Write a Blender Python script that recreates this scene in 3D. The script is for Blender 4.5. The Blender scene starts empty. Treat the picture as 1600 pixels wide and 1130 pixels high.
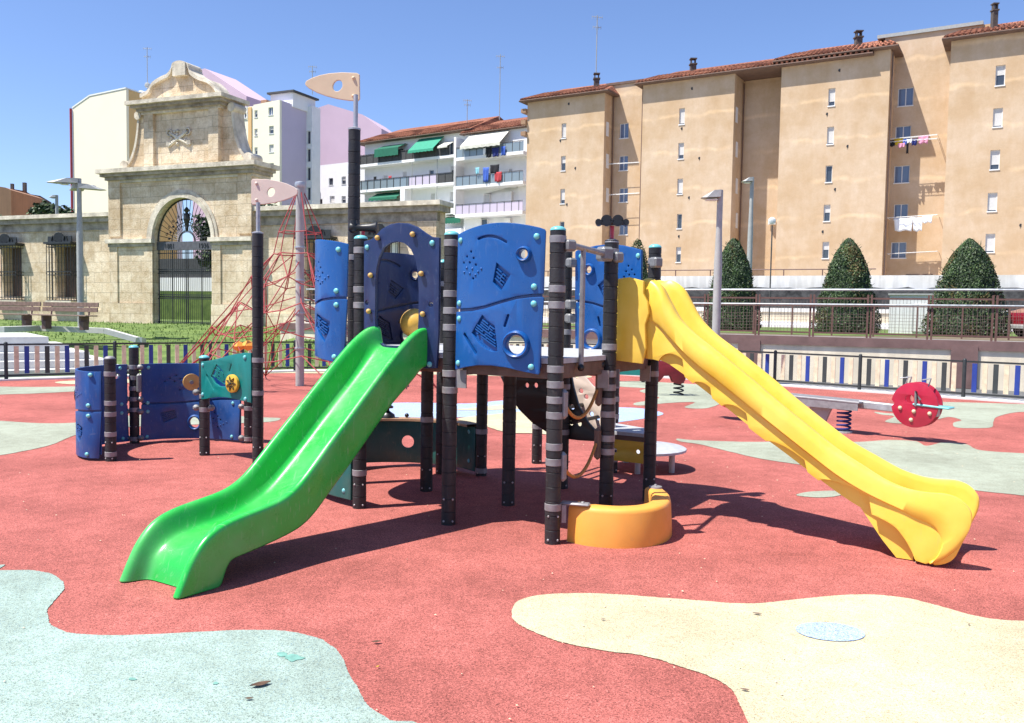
import bpy, math, random
from mathutils import Vector, Matrix, Euler, noise
random.seed(7)
scn = bpy.context.scene
col = scn.collection
V = Vector
PI = math.pi
# ---------------------------------------------------------------- camera geometry
F = 1340.0; EYE = 1.55
PITCH = math.atan(78 / F); ROLL = 0.016
cf = V((0, math.cos(PITCH), -math.sin(PITCH)))
cx_ = V((1, 0, 0)); cz_ = V((0, math.sin(PITCH), math.cos(PITCH)))
cr = math.cos(ROLL) * cx_ + math.sin(ROLL) * cz_
cu = math.cos(ROLL) * cz_ - math.sin(ROLL) * cx_
CAM = V((0, 0, EYE))
def ray(x, y): return cf + cr * ((x - 800) / F) + cu * ((565 - y) / F)
def gp(x, y, z=0.0):
    d = ray(x, y); return CAM + d * ((z - EYE) / d.z)
def dp(x, y, Y):
    d = ray(x, y); return CAM + d * (Y / d.y)
class Plane:
    """vertical plane through P0 along dir d; n points toward the viewer's side"""
    def __init__(s, P0, d):
        s.P = V((P0[0], P0[1], 0)); s.d = V((d[0], d[1], 0)).normalized()
        s.n = V((s.d.y, -s.d.x, 0))
    def to(s, px, py, o=0.0):
        r = ray(px, py); P = s.P + s.n * o
        t = (P - CAM).dot(s.n) / r.dot(s.n); q = CAM + r * t - P
        return q.dot(s.d), q.z
    def pt(s, a, z, o=0.0): return s.P + s.d * a + s.n * o + V((0, 0, z))
    def seg(s, dist): return Plane(s.P - s.n * dist, s.d)

# ---------------------------------------------------------------- materials
def lin(c):
    return tuple(((v / 12.92) if v <= 0.04045 else ((v + 0.055) / 1.055) ** 2.4) for v in c)
MATS = {}
def mat(name, c, rough=0.6, var=0.12, scale=4.0, bump=0.0, bscale=40.0, metal=0.0, c2=None, spec=0.5, detail=4.0, coat=0.0, streak=0.0, trans=0.0, emit=None, wear=0.0, dust=(.42, .36, .28)):
    m = bpy.data.materials.new(name); m.use_nodes = True; nt = m.node_tree; N = nt.nodes; L = nt.links
    b = N['Principled BSDF']; b.inputs['Roughness'].default_value = rough; b.inputs['Metallic'].default_value = metal
    b.inputs['Specular IOR Level'].default_value = spec; b.inputs['Coat Weight'].default_value = coat
    tc = N.new('ShaderNodeTexCoord'); nz = N.new('ShaderNodeTexNoise'); nz.inputs['Scale'].default_value = scale; nz.inputs['Detail'].default_value = detail
    nz.inputs['Roughness'].default_value = 0.6
    L.new(tc.outputs['Object'], nz.inputs['Vector'])
    rp = N.new('ShaderNodeValToRGB')
    a = tuple(max(0, v * (1 - var)) for v in c) + (1,)
    d = (tuple(c2) if c2 else tuple(min(1, v * (1 + var)) for v in c)) + (1,)
    rp.color_ramp.elements[0].position = 0.32; rp.color_ramp.elements[1].position = 0.68
    rp.color_ramp.elements[0].color = a; rp.color_ramp.elements[1].color = d
    L.new(nz.outputs['Fac'], rp.inputs['Fac'])
    out = rp.outputs['Color']
    if streak > 0:
        mp = N.new('ShaderNodeMapping'); mp.inputs['Scale'].default_value = (3, 3, 0.25)
        n2 = N.new('ShaderNodeTexNoise'); n2.inputs['Scale'].default_value = 1.2; n2.inputs['Detail'].default_value = 6
        L.new(tc.outputs['Object'], mp.inputs['Vector']); L.new(mp.outputs['Vector'], n2.inputs['Vector'])
        r2 = N.new('ShaderNodeValToRGB'); r2.color_ramp.elements[0].position = 0.42; r2.color_ramp.elements[1].position = 0.62
        r2.color_ramp.elements[0].color = (1 - streak,) * 3 + (1,); r2.color_ramp.elements[1].color = (1, 1, 1, 1)
        L.new(n2.outputs['Fac'], r2.inputs['Fac'])
        mx = N.new('ShaderNodeMix'); mx.data_type = 'RGBA'; mx.blend_type = 'MULTIPLY'; mx.inputs[0].default_value = 1
        L.new(out, mx.inputs[6]); L.new(r2.outputs['Color'], mx.inputs[7]); out = mx.outputs[2]
    if wear > 0:
        def msk(scl, s_, d_, a_, b_):
            mp = N.new('ShaderNodeMapping'); mp.inputs['Scale'].default_value = scl; mp.inputs['Rotation'].default_value = (.5, .3, .4); L.new(tc.outputs['Object'], mp.inputs['Vector'])
            n_ = N.new('ShaderNodeTexNoise'); n_.inputs['Scale'].default_value = s_; n_.inputs['Detail'].default_value = d_; L.new(mp.outputs[0], n_.inputs['Vector'])
            r_ = N.new('ShaderNodeMapRange'); r_.inputs['From Min'].default_value = a_; r_.inputs['From Max'].default_value = b_; L.new(n_.outputs['Fac'], r_.inputs['Value']); return r_.outputs['Result']
        a1 = msk((1, 1, 1), 2.6, 9, .47, .75); a2 = msk((2, 30, 6), 3.0, 3, .62, .70); a3 = msk((26, 2, 3), 3.0, 3, .63, .70)
        ad = N.new('ShaderNodeMath'); ad.operation = 'MAXIMUM'; L.new(a1, ad.inputs[0]); L.new(a2, ad.inputs[1])
        ae = N.new('ShaderNodeMath'); ae.operation = 'MAXIMUM'; L.new(ad.outputs[0], ae.inputs[0]); L.new(a3, ae.inputs[1])
        am = N.new('ShaderNodeMath'); am.operation = 'MULTIPLY'; am.use_clamp = True; am.inputs[1].default_value = wear; L.new(ae.outputs[0], am.inputs[0])
        mx = N.new('ShaderNodeMix'); mx.data_type = 'RGBA'; mx.inputs[7].default_value = dust + (1,); L.new(am.outputs[0], mx.inputs[0]); L.new(out, mx.inputs[6]); out = mx.outputs[2]
    L.new(out, b.inputs['Base Color'])
    if rough < .5:
        nr = N.new('ShaderNodeTexNoise'); nr.inputs['Scale'].default_value = 5; nr.inputs['Detail'].default_value = 8; nr.inputs['Roughness'].default_value = .7; L.new(tc.outputs['Object'], nr.inputs['Vector'])
        mr = N.new('ShaderNodeMapRange'); mr.inputs['From Min'].default_value = .35; mr.inputs['From Max'].default_value = .7; mr.inputs['To Min'].default_value = rough * .8; mr.inputs['To Max'].default_value = min(.8, rough * 1.7)
        L.new(nr.outputs['Fac'], mr.inputs['Value']); L.new(mr.outputs['Result'], b.inputs['Roughness'])
    if bump > 0:
        n3 = N.new('ShaderNodeTexNoise'); n3.inputs['Scale'].default_value = bscale; n3.inputs['Detail'].default_value = 3
        L.new(tc.outputs['Object'], n3.inputs['Vector'])
        bp = N.new('ShaderNodeBump'); bp.inputs['Strength'].default_value = bump; bp.inputs['Distance'].default_value = 0.02
        L.new(n3.outputs['Fac'], bp.inputs['Height']); L.new(bp.outputs['Normal'], b.inputs['Normal'])
    if trans:
        b.inputs['Subsurface Weight'].default_value = trans; b.inputs['Subsurface Radius'].default_value = (0.05, 0.05, 0.02)
    if emit:
        b.inputs['Emission Color'].default_value = emit + (1,); b.inputs['Emission Strength'].default_value = 1
    MATS[name] = m
    return m

def rubber(name, c, dark=0.55, light=1.35, stain=0.18, spk=None):
    """poured rubber granulate: three scales of variation, speckle grains, soft dirt"""
    m = bpy.data.materials.new(name); m.use_nodes = True; nt = m.node_tree; N = nt.nodes; L = nt.links
    b = N['Principled BSDF']; b.inputs['Roughness'].default_value = 0.9; b.inputs['Specular IOR Level'].default_value = 0.25
    tc = N.new('ShaderNodeTexCoord')
    vo = N.new('ShaderNodeTexVoronoi'); vo.inputs['Scale'].default_value = 230; L.new(tc.outputs['Object'], vo.inputs['Vector'])
    sp = N.new('ShaderNodeSeparateColor'); L.new(vo.outputs['Color'], sp.inputs['Color'])
    rp = N.new('ShaderNodeValToRGB'); e = rp.color_ramp.elements
    e[0].position = 0.0; e[0].color = tuple(v * dark for v in c) + (1,)
    e[1].position = 1.0; e[1].color = tuple(min(1, v * light) for v in c) + (1,)
    k = rp.color_ramp.elements.new(0.12); k.color = tuple(v * (dark + .25) for v in c) + (1,)
    k = rp.color_ramp.elements.new(0.3); k.color = tuple(c) + (1,)
    k = rp.color_ramp.elements.new(0.8); k.color = tuple(min(1, v * (1 + (light - 1) * .35)) for v in c) + (1,)
    if spk:
        k = rp.color_ramp.elements.new(0.95); k.color = tuple(min(1, v * 1.1) for v in c) + (1,)
        k = rp.color_ramp.elements.new(0.96); k.color = spk + (1,)
        e = rp.color_ramp.elements; e[len(e) - 1].color = spk + (1,)
    L.new(sp.outputs['Red'], rp.inputs['Fac'])
    out = rp.outputs['Color']
    for sc, lo, p0, p1 in ((0.9, 1 - stain, 0.35, 0.6), (7.0, 1 - stain * .6, 0.35, 0.62), (60.0, 1 - stain * .7, 0.3, 0.6)):
        n = N.new('ShaderNodeTexNoise'); n.inputs['Scale'].default_value = sc; n.inputs['Detail'].default_value = 5
        L.new(tc.outputs['Object'], n.inputs['Vector'])
        r = N.new('ShaderNodeValToRGB'); r.color_ramp.elements[0].position = p0; r.color_ramp.elements[1].position = p1
        r.color_ramp.elements[0].color = (lo, lo * .985, lo * .97, 1); r.color_ramp.elements[1].color = (1, 1, 1, 1)
        L.new(n.outputs['Fac'], r.inputs['Fac'])
        mx = N.new('ShaderNodeMix'); mx.data_type = 'RGBA'; mx.blend_type = 'MULTIPLY'; mx.inputs[0].default_value = 1
        L.new(out, mx.inputs[6]); L.new(r.outputs['Color'], mx.inputs[7]); out = mx.outputs[2]
    L.new(out, b.inputs['Base Color'])
    bp = N.new('ShaderNodeBump'); bp.inputs['Strength'].default_value = 0.55; bp.inputs['Distance'].default_value = 0.004
    L.new(vo.outputs['Distance'], bp.inputs['Height']); L.new(bp.outputs['Normal'], b.inputs['Normal'])
    MATS[name] = m; return m

def brickmat(name, c, c2, mortar, bw, bh, axis_dir, mort=0.012, stain=0.3, rough=0.9, off=0.5, bump=0.3, patch=None):
    """ashlar / tile courses laid along a wall direction (object coordinates)"""
    m = bpy.data.materials.new(name); m.use_nodes = True; nt = m.node_tree; N = nt.nodes; L = nt.links
    b = N['Principled BSDF']; b.inputs['Roughness'].default_value = rough; b.inputs['Specular IOR Level'].default_value = 0.2
    tc = N.new('ShaderNodeTexCoord')
    dt = N.new('ShaderNodeVectorMath'); dt.operation = 'DOT_PRODUCT'; dt.inputs[1].default_value = (axis_dir[0], axis_dir[1], 0)
    L.new(tc.outputs['Object'], dt.inputs[0])
    sx = N.new('ShaderNodeSeparateXYZ'); L.new(tc.outputs['Object'], sx.inputs[0])
    cb = N.new('ShaderNodeCombineXYZ'); L.new(dt.outputs['Value'], cb.inputs[0]); L.new(sx.outputs['Z'], cb.inputs[1])
    br = N.new('ShaderNodeTexBrick'); br.inputs['Scale'].default_value = 1; br.inputs['Brick Width'].default_value = bw
    br.inputs['Row Height'].default_value = bh; br.inputs['Mortar Size'].default_value = mort; br.offset = off
    br.inputs['Color1'].default_value = c + (1,); br.inputs['Color2'].default_value = c2 + (1,); br.inputs['Mortar'].default_value = mortar + (1,)
    L.new(cb.outputs[0], br.inputs['Vector']); out = br.outputs['Color']
    for sc, lo, p0, p1, tint in ((0.7, 1 - stain, .38, .6, (1, .95, .88)), (3.2, 1 - stain * .8, .36, .6, (1, .93, .83)), (14, 1 - stain * .7, .33, .62, (1, .97, .93))):
        n = N.new('ShaderNodeTexNoise'); n.inputs['Scale'].default_value = sc; n.inputs['Detail'].default_value = 7; n.inputs['Roughness'].default_value = .65
        L.new(tc.outputs['Object'], n.inputs['Vector'])
        r = N.new('ShaderNodeValToRGB'); r.color_ramp.elements[0].position = p0; r.color_ramp.elements[1].position = p1
        r.color_ramp.elements[0].color = tuple(lo * t for t in tint) + (1,); r.color_ramp.elements[1].color = (1, 1, 1, 1)
        L.new(n.outputs['Fac'], r.inputs['Fac'])
        mx = N.new('ShaderNodeMix'); mx.data_type = 'RGBA'; mx.blend_type = 'MULTIPLY'; mx.inputs[0].default_value = 1
        L.new(out, mx.inputs[6]); L.new(r.outputs['Color'], mx.inputs[7]); out = mx.outputs[2]
    L.new(out, b.inputs['Base Color'])
    bp = N.new('ShaderNodeBump'); bp.inputs['Strength'].default_value = bump; bp.inputs['Distance'].default_value = 0.03
    n = N.new('ShaderNodeTexNoise'); n.inputs['Scale'].default_value = 22; n.inputs['Detail'].default_value = 5; L.new(tc.outputs['Object'], n.inputs['Vector'])
    L.new(n.outputs['Fac'], bp.inputs['Height']); L.new(bp.outputs['Normal'], b.inputs['Normal'])
    MATS[name] = m; return m

def plaster(name, c, rowdir, z0, floor_h, band=(1.22, 1.22, 1.18), stain=.12):
    """weathered render: pale wavering floor bands, damp stains, vertical runs"""
    m = bpy.data.materials.new(name); m.use_nodes = True; nt = m.node_tree; N = nt.nodes; L = nt.links
    b = N['Principled BSDF']; b.inputs['Roughness'].default_value = .95; b.inputs['Specular IOR Level'].default_value = 0.15
    tc = N.new('ShaderNodeTexCoord'); sx = N.new('ShaderNodeSeparateXYZ'); L.new(tc.outputs['Object'], sx.inputs[0])
    w = N.new('ShaderNodeTexNoise'); w.inputs['Scale'].default_value = .55; w.inputs['Detail'].default_value = 5; L.new(tc.outputs['Object'], w.inputs['Vector'])
    def M(op, a, bb):
        n = N.new('ShaderNodeMath'); n.operation = op
        for i, q in enumerate((a, bb)):
            if q is None: continue
            if isinstance(q, (int, float)): n.inputs[i].default_value = q
            else: L.new(q, n.inputs[i])
        return n.outputs[0]
    zz = M('ADD', sx.outputs['Z'], M('MULTIPLY', M('SUBTRACT', w.outputs['Fac'], .5), 1.1))
    fr = M('FRACT', M('DIVIDE', M('SUBTRACT', zz, z0), floor_h), None)
    dist = M('ABSOLUTE', M('SUBTRACT', fr, .5), None)
    rb = N.new('ShaderNodeValToRGB'); e = rb.color_ramp.elements
    e[0].position = 0.0; e[0].color = band + (1,); e[1].position = .075; e[1].color = (1, 1, 1, 1)
    k = e.new(.028); k.color = tuple(1 + (v - 1) * .75 for v in band) + (1,)
    L.new(dist, rb.inputs['Fac'])
    base = N.new('ShaderNodeRGB'); base.outputs[0].default_value = c + (1,); out = base.outputs[0]
    gate = N.new('ShaderNodeTexNoise'); gate.inputs['Scale'].default_value = .35; gate.inputs['Detail'].default_value = 6; L.new(tc.outputs['Object'], gate.inputs['Vector'])
    gr = N.new('ShaderNodeValToRGB'); gr.color_ramp.elements[0].position = .4; gr.color_ramp.elements[1].position = .56; L.new(gate.outputs['Fac'], gr.inputs['Fac'])
    mx = N.new('ShaderNodeMix'); mx.data_type = 'RGBA'; mx.blend_type = 'MULTIPLY'; L.new(gr.outputs['Color'], mx.inputs[0])
    L.new(out, mx.inputs[6]); L.new(rb.outputs['Color'], mx.inputs[7]); out = mx.outputs[2]
    for sc, zs, lo, p0, p1, tint in ((.25, 1, 1 - stain, .4, .62, (1, .93, .82)), (1.1, 1, 1 - stain * .7, .35, .65, (1, .97, .92)), (1.1, .2, 1 - stain * .35, .4, .6, (1, .97, .93)), (9, 1, 1 - stain * .5, .3, .65, (1, 1, 1))):
        mp = N.new('ShaderNodeMapping'); mp.inputs['Scale'].default_value = (1, 1, zs); L.new(tc.outputs['Object'], mp.inputs['Vector'])
        n = N.new('ShaderNodeTexNoise'); n.inputs['Scale'].default_value = sc; n.inputs['Detail'].default_value = 7; n.inputs['Roughness'].default_value = .62
        L.new(mp.outputs[0], n.inputs['Vector'])
        r = N.new('ShaderNodeValToRGB'); r.color_ramp.elements[0].position = p0; r.color_ramp.elements[1].position = p1
        r.color_ramp.elements[0].color = tuple(lo * t for t in tint) + (1,); r.color_ramp.elements[1].color = (1.0, 1, 1, 1)
        L.new(n.outputs['Fac'], r.inputs['Fac'])
        mx = N.new('ShaderNodeMix'); mx.data_type = 'RGBA'; mx.blend_type = 'MULTIPLY'; mx.inputs[0].default_value = 1
        L.new(out, mx.inputs[6]); L.new(r.outputs['Color'], mx.inputs[7]); out = mx.outputs[2]
    L.new(out, b.inputs['Base Color']); MATS[name] = m; return m

def glassmat(name, c=(.05, .06, .075), rough=.06):
    m = bpy.data.materials.new(name); m.use_nodes = True; b = m.node_tree.nodes['Principled BSDF']
    b.inputs['Base Color'].default_value = c + (1,); b.inputs['Roughness'].default_value = rough; b.inputs['Specular IOR Level'].default_value = .8
    MATS[name] = m; return m

# ---------------------------------------------------------------- mesh builder
class MB:
    def __init__(s): s.v = []; s.f = []; s.m = []; s.cur = 0
    def add(s, vs, fs):
        o = len(s.v); s.v += [V(p) for p in vs]
        for f in fs: s.f.append([i + o for i in f]); s.m.append(s.cur)
        return s
    def box(s, c, size, R=None, bev=0.0):
        hx, hy, hz = size[0] / 2, size[1] / 2, size[2] / 2; c = V(c)
        if bev <= 0:
            vs = [V((x, y, z)) for x in (-hx, hx) for y in (-hy, hy) for z in (-hz, hz)]
            fs = [(0, 1, 3, 2), (4, 6, 7, 5), (0, 4, 5, 1), (2, 3, 7, 6), (0, 2, 6, 4), (1, 5, 7, 3)]
        else:
            b = min(bev, hx * .9, hy * .9, hz * .9); vs = []; idx = {}
            for i, sx in enumerate((-1, 1)):
                for j, sy in enumerate((-1, 1)):
                    for k, sz in enumerate((-1, 1)):
                        for a in range(3):
                            q = [hx - b, hy - b, hz - b]; q[a] += b
                            idx[(i, j, k, a)] = len(vs); vs.append(V((q[0] * sx, q[1] * sy, q[2] * sz)))
            g = lambda i, j, k, a: idx[(i, j, k, a)]
            fs = []
            for i in (0, 1): fs.append([g(i, 0, 0, 0), g(i, 1, 0, 0), g(i, 1, 1, 0), g(i, 0, 1, 0)][::(1 if i else -1)])
            for j in (0, 1): fs.append([g(0, j, 0, 1), g(1, j, 0, 1), g(1, j, 1, 1), g(0, j, 1, 1)][::(-1 if j else 1)])
            for k in (0, 1): fs.append([g(0, 0, k, 2), g(1, 0, k, 2), g(1, 1, k, 2), g(0, 1, k, 2)][::(1 if k else -1)])
            for i in (0, 1):
                for j in (0, 1): fs.append([g(i, j, 0, 0), g(i, j, 1, 0), g(i, j, 1, 1), g(i, j, 0, 1)][::(1 if (i == j) else -1)])
                for k in (0, 1): fs.append([g(i, 0, k, 0), g(i, 0, k, 2), g(i, 1, k, 2), g(i, 1, k, 0)][::(1 if (i == k) else -1)])
            for j in (0, 1):
                for k in (0, 1): fs.append([g(0, j, k, 1), g(1, j, k, 1), g(1, j, k, 2), g(0, j, k, 2)][::(1 if (j != k) else -1)])
            for i in (0, 1):
                for j in (0, 1):
                    for k in (0, 1): fs.append([g(i, j, k, 0), g(i, j, k, 1), g(i, j, k, 2)][::(1 if (i + j + k) % 2 else -1)])
        if R is not None: vs = [R @ p for p in vs]
        return s.add([p + c for p in vs], fs)
    def bar(s, a, b, w, h, bev=0.0, up=V((0, 0, 1))):
        a = V(a); b = V(b); d = (b - a); L = d.length; x = d.normalized(); y = up.cross(x)
        if y.length < 1e-4: y = V((0, 1, 0)).cross(x)
        y.normalize(); z = x.cross(y)
        R = Matrix((x, y, z)).transposed(); return s.box((a + b) / 2, (L, w, h), R, bev)
    def tube(s, pts, r, n=8, cap=True, closed=False):
        pts = [V(p) for p in pts]; N = len(pts); rs = r if isinstance(r, (list, tuple)) else [r] * N
        vs = []; prev = None
        for i, p in enumerate(pts):
            if closed: t = pts[(i + 1) % N] - pts[i - 1]
            else: t = pts[min(i + 1, N - 1)] - pts[max(i - 1, 0)]
            t.normalize()
            if prev is None:
                a = V((0, 0, 1)) if abs(t.z) < .9 else V((1, 0, 0)); u = t.cross(a).normalized()
            else:
                u = (prev - t * prev.dot(t)).normalized()
            prev = u; w = t.cross(u)
            for k in range(n): an = 2 * PI * k / n; vs.append(p + (u * math.cos(an) + w * math.sin(an)) * rs[i])
        fs = []
        for i in range(N if closed else N - 1):
            j = (i + 1) % N
            for k in range(n): fs.append((i * n + k, i * n + (k + 1) % n, j * n + (k + 1) % n, j * n + k))
        if cap and not closed: fs.append(tuple(range(n))[::-1]); fs.append(tuple((N - 1) * n + k for k in range(n)))
        return s.add(vs, fs)
    def lathe(s, prof, c=(0, 0, 0), n=24, R=None):
        """prof [(r,z)] bottom to top"""
        c = V(c); vs = []; fs = []
        for r, z in prof:
            for k in range(n):
                an = 2 * PI * k / n; q = V((r * math.cos(an), r * math.sin(an), z)); vs.append((R @ q if R is not None else q) + c)
        for i in range(len(prof) - 1):
            for k in range(n): fs.append((i * n + k, i * n + (k + 1) % n, (i + 1) * n + (k + 1) % n, (i + 1) * n + k))
        fs.append(tuple(range(n))[::-1]); fs.append(tuple((len(prof) - 1) * n + k for k in range(n)))
        return s.add(vs, fs)
    def sphere(s, c, r, n=12, sq=(1, 1, 1)):
        c = V(c); vs = [c + V((0, 0, -r * sq[2]))]; fs = []; m = n // 2
        for i in range(1, m):
            a = -PI / 2 + PI * i / m
            for k in range(n): b = 2 * PI * k / n; vs.append(c + V((r * math.cos(a) * math.cos(b) * sq[0], r * math.cos(a) * math.sin(b) * sq[1], r * math.sin(a) * sq[2])))
        vs.append(c + V((0, 0, r * sq[2]))); T = len(vs) - 1
        for k in range(n): fs.append((0, 1 + (k + 1) % n, 1 + k)); fs.append((T, 1 + (m - 2) * n + k, 1 + (m - 2) * n + (k + 1) % n))
        for i in range(m - 2):
            for k in range(n): fs.append((1 + i * n + k, 1 + i * n + (k + 1) % n, 1 + (i + 1) * n + (k + 1) % n, 1 + (i + 1) * n + k))
        return s.add(vs, fs)
    def prism(s, poly, z0, z1):
        """poly: world xy list (ccw), extruded in z"""
        n = len(poly); vs = [V((p[0], p[1], z0)) for p in poly] + [V((p[0], p[1], z1)) for p in poly]
        fs = [tuple(range(n))[::-1], tuple(range(n, 2 * n))] + [(i, (i + 1) % n, n + (i + 1) % n, n + i) for i in range(n)]
        return s.add(vs, fs)
    def grid(s, rows, closed=False):
        n = len(rows[0]); vs = [p for r in rows for p in r]; fs = []
        for i in range(len(rows) - 1):
            for k in range(n if closed else n - 1): fs.append((i * n + k, i * n + (k + 1) % n, (i + 1) * n + (k + 1) % n, (i + 1) * n + k))
        return s.add(vs, fs)
    def map(s, fn): s.v = [V(fn(p)) for p in s.v]; return s
    def build(s, name, m, parent=None, smooth=None, flip=False):
        me = bpy.data.meshes.new(name)
        off = wpos(parent) if parent is not None else V((0, 0, 0))
        me.from_pydata([tuple(p - off) for p in s.v], [], s.f)
        ms = m if isinstance(m, (list, tuple)) else [m]
        for q in ms: me.materials.append(MATS[q])
        if len(ms) > 1: me.polygons.foreach_set('material_index', s.m)
        me.update()
        if smooth is not None:
            me.polygons.foreach_set('use_smooth', [True] * len(me.polygons)); me.set_sharp_from_angle(angle=math.radians(smooth))
        o = bpy.data.objects.new(name, me); col.objects.link(o)
        if parent is not None: o.parent = parent
        return o
def wpos(o):
    p = V((0, 0, 0))
    while o is not None: p = p + o.location; o = o.parent
    return p
def tag(o, label=None, cat=None, group=None, kind=None):
    if label: o['label'] = label
    if cat: o['category'] = cat
    if group: o['group'] = group
    if kind: o['kind'] = kind
    return o
def thing(name, loc, label, cat, group=None, rz=0):
    o = bpy.data.objects.new(name, None); col.objects.link(o); o.location = loc; o.rotation_euler.z = rz
    o.empty_display_size = .3
    return tag(o, label, cat, group)
def copy_tree(o, parent=None):
    c = o.copy(); col.objects.link(c)
    if parent is not None: c.parent = parent
    for ch in [x for x in o.children]: copy_tree(ch, c)
    return c
def catmull(pts, k=6, closed=False):
    P = [V(p) for p in pts]; n = len(P); out = []
    rng = range(n) if closed else range(n - 1)
    for i in rng:
        p0 = P[(i - 1) % n] if closed or i > 0 else P[0] * 2 - P[1]
        p1 = P[i]; p2 = P[(i + 1) % n]
        p3 = P[(i + 2) % n] if closed or i + 2 < n else P[-1] * 2 - P[-2]
        for j in range(k):
            t = j / k
            out.append(0.5 * ((2 * p1) + (p2 - p0) * t + (2 * p0 - 5 * p1 + 4 * p2 - p3) * t * t + (3 * p1 - p0 - 3 * p2 + p3) * t ** 3))
    if not closed: out.append(P[-1])
    return out
def circ(cx, cy, rx, ry=None, n=24, a0=0.0):
    ry = ry or rx
    return [(cx + rx * math.cos(a0 + 2 * PI * i / n), cy + ry * math.sin(a0 + 2 * PI * i / n)) for i in range(n)]
def cut2d(loops, t, bevel=0.0, cuts=None):
    """2D outline with holes -> MB, x,z from loops, y from -t/2..t/2 (outward = +y)"""
    cu_ = bpy.data.curves.new('c', 'CURVE'); cu_.dimensions = '2D'; cu_.fill_mode = 'BOTH'
    cu_.extrude = max(t / 2 - bevel, 0.0001); cu_.bevel_depth = bevel; cu_.bevel_resolution = 1; cu_.offset = -bevel
    for lp in loops:
        sp = cu_.splines.new('POLY'); sp.points.add(len(lp) - 1)
        for i, p in enumerate(lp): sp.points[i].co = (p[0], p[1], 0, 1)
        sp.use_cyclic_u = True
    ob = bpy.data.objects.new('c', cu_); col.objects.link(ob)
    dg = bpy.context.evaluated_depsgraph_get(); me = bpy.data.meshes.new_from_object(ob.evaluated_get(dg))
    import bmesh
    bm = bmesh.new(); bm.from_mesh(me); bmesh.ops.remove_doubles(bm, verts=bm.verts, dist=1e-5)
    for x in (cuts or []):
        bmesh.ops.bisect_plane(bm, geom=bm.verts[:] + bm.edges[:] + bm.faces[:], plane_co=(x, 0, 0), plane_no=(1, 0, 0))
    bmesh.ops.recalc_face_normals(bm, faces=bm.faces[:])
    bm.verts.index_update()
    mb = MB(); mb.add([(v.co.x, -v.co.z, v.co.y) for v in bm.verts], [[v.index for v in f.verts] for f in bm.faces])
    bm.free(); bpy.data.objects.remove(ob); bpy.data.curves.remove(cu_); bpy.data.meshes.remove(me)
    return mb
class Path:
    """plan-view curve; maps (x along, y outward(right), z) to world"""
    def __init__(s, pts, k=10):
        s.p = catmull([V((a[0], a[1], 0)) for a in pts], k) if len(pts) > 2 else [V((pts[0][0], pts[0][1], 0)).lerp(V((pts[1][0], pts[1][1], 0)), i / 4) for i in range(5)]
        s.l = [0]
        for i in range(1, len(s.p)): s.l.append(s.l[-1] + (s.p[i] - s.p[i - 1]).length)
        s.L = s.l[-1]
    def at(s, x):
        x = min(max(x, 0), s.L - 1e-6); i = 0
        while s.l[i + 1] < x: i += 1
        t = (x - s.l[i]) / (s.l[i + 1] - s.l[i]); p = s.p[i].lerp(s.p[i + 1], t)
        def tan(j): return (s.p[min(j + 1, len(s.p) - 1)] - s.p[max(j - 1, 0)]).normalized()
        return p, tan(i).lerp(tan(i + 1), t).normalized()
    def __call__(s, q):
        p, t = s.at(q[0]); o = V((t.y, -t.x, 0)); ex = q[0] - min(max(q[0], 0), s.L)
        return p + t * ex + o * q[1] + V((0, 0, q[2]))
    def cuts(s, n=14): return [s.L * (i + .5) / n for i in range(n)]

# ---------------------------------------------------------------- world, sun, camera
SUN_EL = math.radians(62.5); TRAVEL = math.radians(20)   # light travels toward +X, a little +Y
ld = V((math.cos(SUN_EL) * math.cos(TRAVEL), math.cos(SUN_EL) * math.sin(TRAVEL), -math.sin(SUN_EL)))
w = bpy.data.worlds.new('World'); scn.world = w; w.use_nodes = True
bg = w.node_tree.nodes['Background']; sky = w.node_tree.nodes.new('ShaderNodeTexSky'); sky.sky_type = 'NISHITA'; sky.sun_disc = False
sky.sun_elevation = SUN_EL; sky.sun_rotation = math.atan2(-ld.x, -ld.y); sky.air_density = 1.0; sky.dust_density = .6; sky.ozone_density = 2.2; sky.altitude = 800
hv = w.node_tree.nodes.new('ShaderNodeMix'); hv.data_type = 'RGBA'; hv.blend_type = 'MULTIPLY'; hv.inputs[0].default_value = 1; hv.inputs[7].default_value = (.93, .99, 1.20, 1)
w.node_tree.links.new(sky.outputs[0], hv.inputs[6]); w.node_tree.links.new(hv.outputs[2], bg.inputs[0]); bg.inputs[1].default_value = .10
sl = bpy.data.lights.new('sun', 'SUN'); sl.energy = 5.0; sl.angle = math.radians(.53); sl.color = (1, .965, .90)
so = bpy.data.objects.new('sun', sl); col.objects.link(so); so.rotation_euler = ld.to_track_quat('-Z', 'Y').to_euler(); so.location = (-20, -5, 40)
cd = bpy.data.cameras.new('camera'); cd.sensor_width = 36; cd.lens = 36 * F / 1600; cd.clip_start = .05; cd.clip_end = 3000
co = bpy.data.objects.new('camera', cd); col.objects.link(co); co.location = CAM
co.rotation_euler = Matrix((cr, cu, -cf)).transposed().to_euler(); scn.camera = co
scn.view_settings.view_transform = 'Standard'; scn.view_settings.look = 'None'; scn.view_settings.gamma = 1
scn.view_settings.exposure = 0.72

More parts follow.
